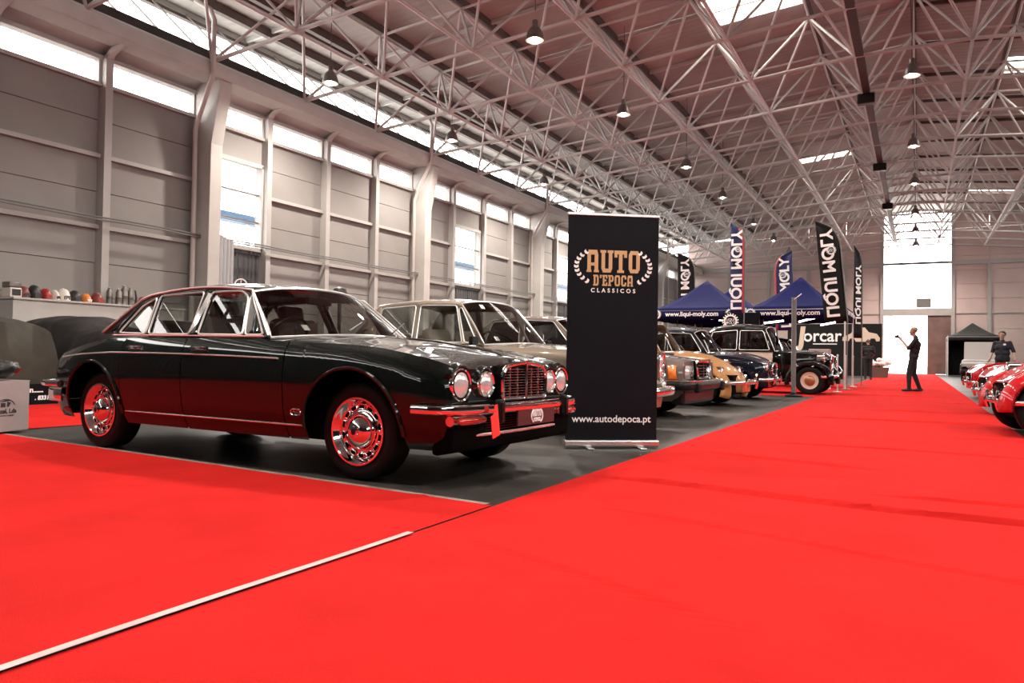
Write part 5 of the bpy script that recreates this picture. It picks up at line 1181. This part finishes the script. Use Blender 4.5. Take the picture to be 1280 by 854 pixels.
MB().prism([(.2, .96), (1.42, .90), (1.56, .80), (1.54, .66), (1.3, .94), (.2, 1.0)], lambda a, b, t: (a, t, b), -.735, .735).build('bonnet_cover', 'grey_cover', jp, 0, bevel=.03)
for sgn in (1, -1):
    for ax in (1.05, -1.0): wheel(jp, ax, sgn*.66, .36, .2, .2, 'alloy', sgn); 
    fender(jp, 1.05, .36, .40, .5, .80, sgn, 'paint_black', 0, 180)
    headlight(jp, 1.52, sgn*.45, .70, .09)
MB().bb(1.52, 1.62, -.75, .75, .42, .54).build('bumper', 'black_trim', jp, 0, bevel=.02)
wc = covered_car('covered_car', 'car under a pale crumpled cover behind the red roadsters', (4.3, 25.2, 0), 0, 3.4, 1.6, 'grey_cover', [(-1.7, .9), (-1.1, 1.25), (.4, 1.3), (1.0, 1.0), (1.7, .8)], 8)
# ================================================================== PEOPLE
def person(name, label, loc, rz, J, mats, hairm, hair_r=(.105, .09, .115)):
    caps = []
    def cap(a, b, r0, r1, k): caps.append((Vector(a), Vector(b), r0, r1, k))
    for s in ('L', 'R'):
        sg = 1 if s == 'L' else -1
        cap(J['hip'+s], J['knee'+s], .085, .062, 'leg'); cap(J['knee'+s], J['ankle'+s], .060, .042, 'leg')
        a = Vector(J['ankle'+s]); f = Vector(J.get('toe', (1, 0, 0))).normalized()
        cap(a+Vector((0, 0, -.035))-f*.05, a+Vector((0, 0, -.045))+f*.08, .042, .042, 'shoe'); cap(a+Vector((0, 0, -.048))+f*.08, a+Vector((0, 0, -.052))+f*.16, .04, .03, 'shoe')
        cap(J['sh'+s], J['el'+s], .055, .043, 'sleeve'); e, w_ = Vector(J['el'+s]), Vector(J['wr'+s])
        cap(Vector(J['sh'+s]).lerp(e, .62), e, .043, .040, 'skin'); cap(e, w_, .040, .027, 'skin')
        d = (w_-e).normalized(); h = w_+d*.05; side = d.cross(Vector(J.get('palm', (0, 0, 1)))).normalized()
        cap(w_, h, .026, .030, 'skin'); cap(w_+side*.018, h+side*.022, .020, .016, 'skin'); cap(w_-side*.018, h-side*.022, .020, .016, 'skin')
        pn = d.cross(side)
        for q, ln in ((-.028, .060), (-.010, .072), (.010, .068), (.027, .052)):
            b0 = h+side*q; b1 = b0+d*ln*.55+pn*.008; b2 = b1+d*ln*.35+pn*.022; cap(b0, b1, .0095, .0088, 'skin'); cap(b1, b2, .0088, .0075, 'skin')
        b0 = w_+d*.02+side*.026; b1 = b0+(d*.7+side*.8)*.032; cap(b0, b1, .012, .010, 'skin'); cap(b1, b1+d*.03+pn*.01, .010, .008, 'skin')
    caps[:] = [(a, b, r0*(1.22 if k in ('leg', 'sleeve') else 1), r1*(1.22 if k in ('leg', 'sleeve') else 1), k) for a, b, r0, r1, k in caps]
    P, Ch, N, H = [Vector(J[k]) for k in ('pelvis', 'chest', 'neck', 'head')]
    y = Vector((0, 1, 0))
    cap(P-y*.08, P+y*.08, .125, .125, 'leg'); cap(P+Vector((0, 0, .06))-y*.06, P+Vector((0, 0, .06))+y*.06, .125, .125, 'torso')
    m1 = P.lerp(Ch, .5); cap(m1-y*.08, m1+y*.08, .128, .128, 'torso'); cap(Ch-y*.09, Ch+y*.09, .128, .128, 'torso'); cap(P+Vector((0, 0, .05)), Ch, .13, .13, 'torso')
    up_ = Ch.lerp(N, .55); cap(up_-y*.12, up_+y*.12, .075, .075, 'torso'); cap(Ch, N, .105, .06, 'torso')
    for s in 'LR': cap(up_, J['sh'+s], .07, .058, 'torso')
    cap(N-Vector((0, 0, .02)), H-Vector((0, 0, .05)), .052, .052, 'skin')
    f = Vector(J.get('look', (1, 0, 0))).normalized(); sd = Vector((-f.y, f.x, 0)).normalized()
    cap(H-f*.012+Vector((0, 0, .035)), H+f*.012+Vector((0, 0, .03)), .088, .082, 'skin'); cap(H+f*.03-Vector((0, 0, .03)), H+f*.045-Vector((0, 0, .075)), .062, .036, 'skin')
    cap(H+f*.09+Vector((0, 0, .015)), H+f*.112-Vector((0, 0, .012)), .010, .014, 'skin')
    cap(H+f*.083-Vector((0, 0, .05))-sd*.018, H+f*.083-Vector((0, 0, .05))+sd*.018, .012, .012, 'skin')
    for q in (1, -1): cap(H+sd*.086*q+Vector((0, 0, .025)), H+sd*.088*q-Vector((0, 0, .015)), .014, .011, 'skin')
    mb = MB()
    for a, b, r0, r1, k in caps:
        d = b-a; L = d.length
        if L < 1e-6: d = Vector((0, 0, 1)); L = 1e-6
        d = d/max(L, 1e-6); pts = []; rs = []
        for t in (90, 60, 30): pts.append(a-d*r0*math.sin(math.radians(t))); rs.append(max(r0*math.cos(math.radians(t)), r0*.03))
        pts += [a, b]; rs += [r0, r1]
        for t in (30, 60, 90): pts.append(b+d*r1*math.sin(math.radians(t))); rs.append(max(r1*math.cos(math.radians(t)), r1*.03))
        mb.tube(pts, rs, 12)
    me = bpy.data.meshes.new('tmp'); me.from_pydata(mb.v, [], mb.f); to = bpy.data.objects.new('tmp', me); COL.objects.link(to)
    md = to.modifiers.new('r', 'REMESH'); md.mode = 'VOXEL'; md.voxel_size = .0085
    sm = to.modifiers.new('s', 'SMOOTH'); sm.factor = .5; sm.iterations = 4
    bpy.context.view_layer.update(); dg = bpy.context.evaluated_depsgraph_get(); bm_ = bpy.data.meshes.new_from_object(to.evaluated_get(dg))
    bpy.data.objects.remove(to)
    order = ['skin', 'torso', 'sleeve', 'leg', 'shoe']
    for k in order: bm_.materials.append(M[mats[k]])
    nf = len(bm_.polygons); cen = np.empty(nf*3); bm_.polygons.foreach_get('center', cen); cen = cen.reshape(-1, 3); best = np.full(nf, 9.0); idx = np.zeros(nf, int)
    for a, b, r0, r1, k in caps:
        A = np.array(a); D = np.array(b)-A; l2 = max(D@D, 1e-9); t = np.clip(((cen-A)@D)/l2, 0, 1); dist = np.linalg.norm(cen-(A+t[:, None]*D), axis=1)-(r0+(r1-r0)*t)
        if k in ('sleeve', 'torso', 'leg'): dist -= .004
        mk = dist < best; best[mk] = dist[mk]; idx[mk] = order.index(k)
    bm_.polygons.foreach_set('material_index', idx.astype(np.int32)); bm_.polygons.foreach_set('use_smooth', [True]*nf)
    o = bpy.data.objects.new(name, bm_); COL.objects.link(o); o.location = loc; o.rotation_euler = (0, 0, rz); tag(o, label, 'person')
    # hair cap and eyes
    G = []
    for i in range(9):
        th = math.radians(100*i/8); row = []
        for k in range(20):
            a = 2*math.pi*k/20; fa = math.cos(a); lim = th*(1 if fa < .1 else 1-.45*fa); c = H+Vector((0, 0, .035))
            v = f*(.102*math.sin(lim)*math.cos(a)-.008)+sd*(.093*math.sin(lim)*math.sin(a))+Vector((0, 0, .098*math.cos(lim)+.004*math.sin(5*a+i))); row.append(c+v)
        G.append(row)
    MB().grid(G, False, True).build('hair', hairm, o, 60, solid=.012)
    for q in (1, -1): MB().ellip(H+f*.078+sd*.032*q+Vector((0, 0, .018)), (.011, .011, .009), 8, 6).build('eye', 'print_black', o)
    return o
dk = dict(skin='skin', torso='shirt_dark', sleeve='shirt_dark', leg='trousers_dark', shoe='shoe_black')
ph = person('person', 'person in dark clothes standing on the aisle carpet holding up a camera', (-.10, 24.1, .012), math.pi,
       dict(hipL=(.03, .09, .93), kneeL=(.13, .11, .50), ankleL=(.13, .12, .085), hipR=(.02, -.09, .93), kneeR=(.02, -.12, .51), ankleR=(-.13, -.13, .085), pelvis=(.02, 0, .96), chest=(-.04, 0, 1.30), neck=(-.03, 0, 1.50), head=(.03, 0, 1.655),
            shL=(-.03, .18, 1.43), elL=(.15, .20, 1.19), wrL=(.33, .07, 1.43), shR=(-.03, -.18, 1.43), elR=(.15, -.20, 1.20), wrR=(.33, -.06, 1.44), look=(1, 0, -.15), palm=(0, 1, 0)), dk, 'hair_blond')
cm = thing('camera_gadget', 'small dark camera held up by the person on the aisle carpet', 'camera', (-.10-.415, 24.1, 1.535), math.pi)
MB().bb(-.02, .03, -.075, .075, -.045, .05).build('camera_body', 'plastic_black', cm, 0, bevel=.008); MB().lathe([(0, .09), (.032, .09), (.034, .03), (.03, .02)], 16, axis='x').build('camera_lens', 'black_trim', cm); MB().bb(-.01, .02, -.025, .025, .05, .07).build('viewfinder', 'plastic_black', cm, 0)
stand = dict(hipL=(0, .09, .94), kneeL=(.02, .10, .51), ankleL=(0, .11, .085), hipR=(0, -.09, .94), kneeR=(.02, -.10, .51), ankleR=(0, -.12, .085), pelvis=(0, 0, .97), chest=(0, 0, 1.31), neck=(0, 0, 1.51), head=(.03, 0, 1.665),
             shL=(0, .19, 1.44), elL=(-.02, .27, 1.17), wrL=(.12, .30, .95), shR=(0, -.19, 1.44), elR=(-.02, -.27, 1.17), wrR=(.12, -.30, .95), palm=(0, 1, 0))
pm_ = person('person', 'man in a navy polo shirt standing behind the red roadsters', (2.22, 27.2, .0), -math.pi/2-.35, dict(stand, elL=(.02, .30, 1.18), wrL=(.14, .36, .95)), dict(dk, torso='polo_navy', sleeve='polo_navy'), 'hair_dark')
MB().bb(.105, .112, .05, .12, 1.37, 1.42).build('chest_patch', 'print_white', pm_, 0)
person('person', 'man in a black shirt seen from behind near the dark wall banner', (-1.98, 37.6, .012), math.pi/2+.2, dict(stand, wrL=(.2, .2, 1.02), wrR=(.2, -.2, 1.02)), dict(dk, torso='shirt_black', sleeve='shirt_black'), 'hair_dark')
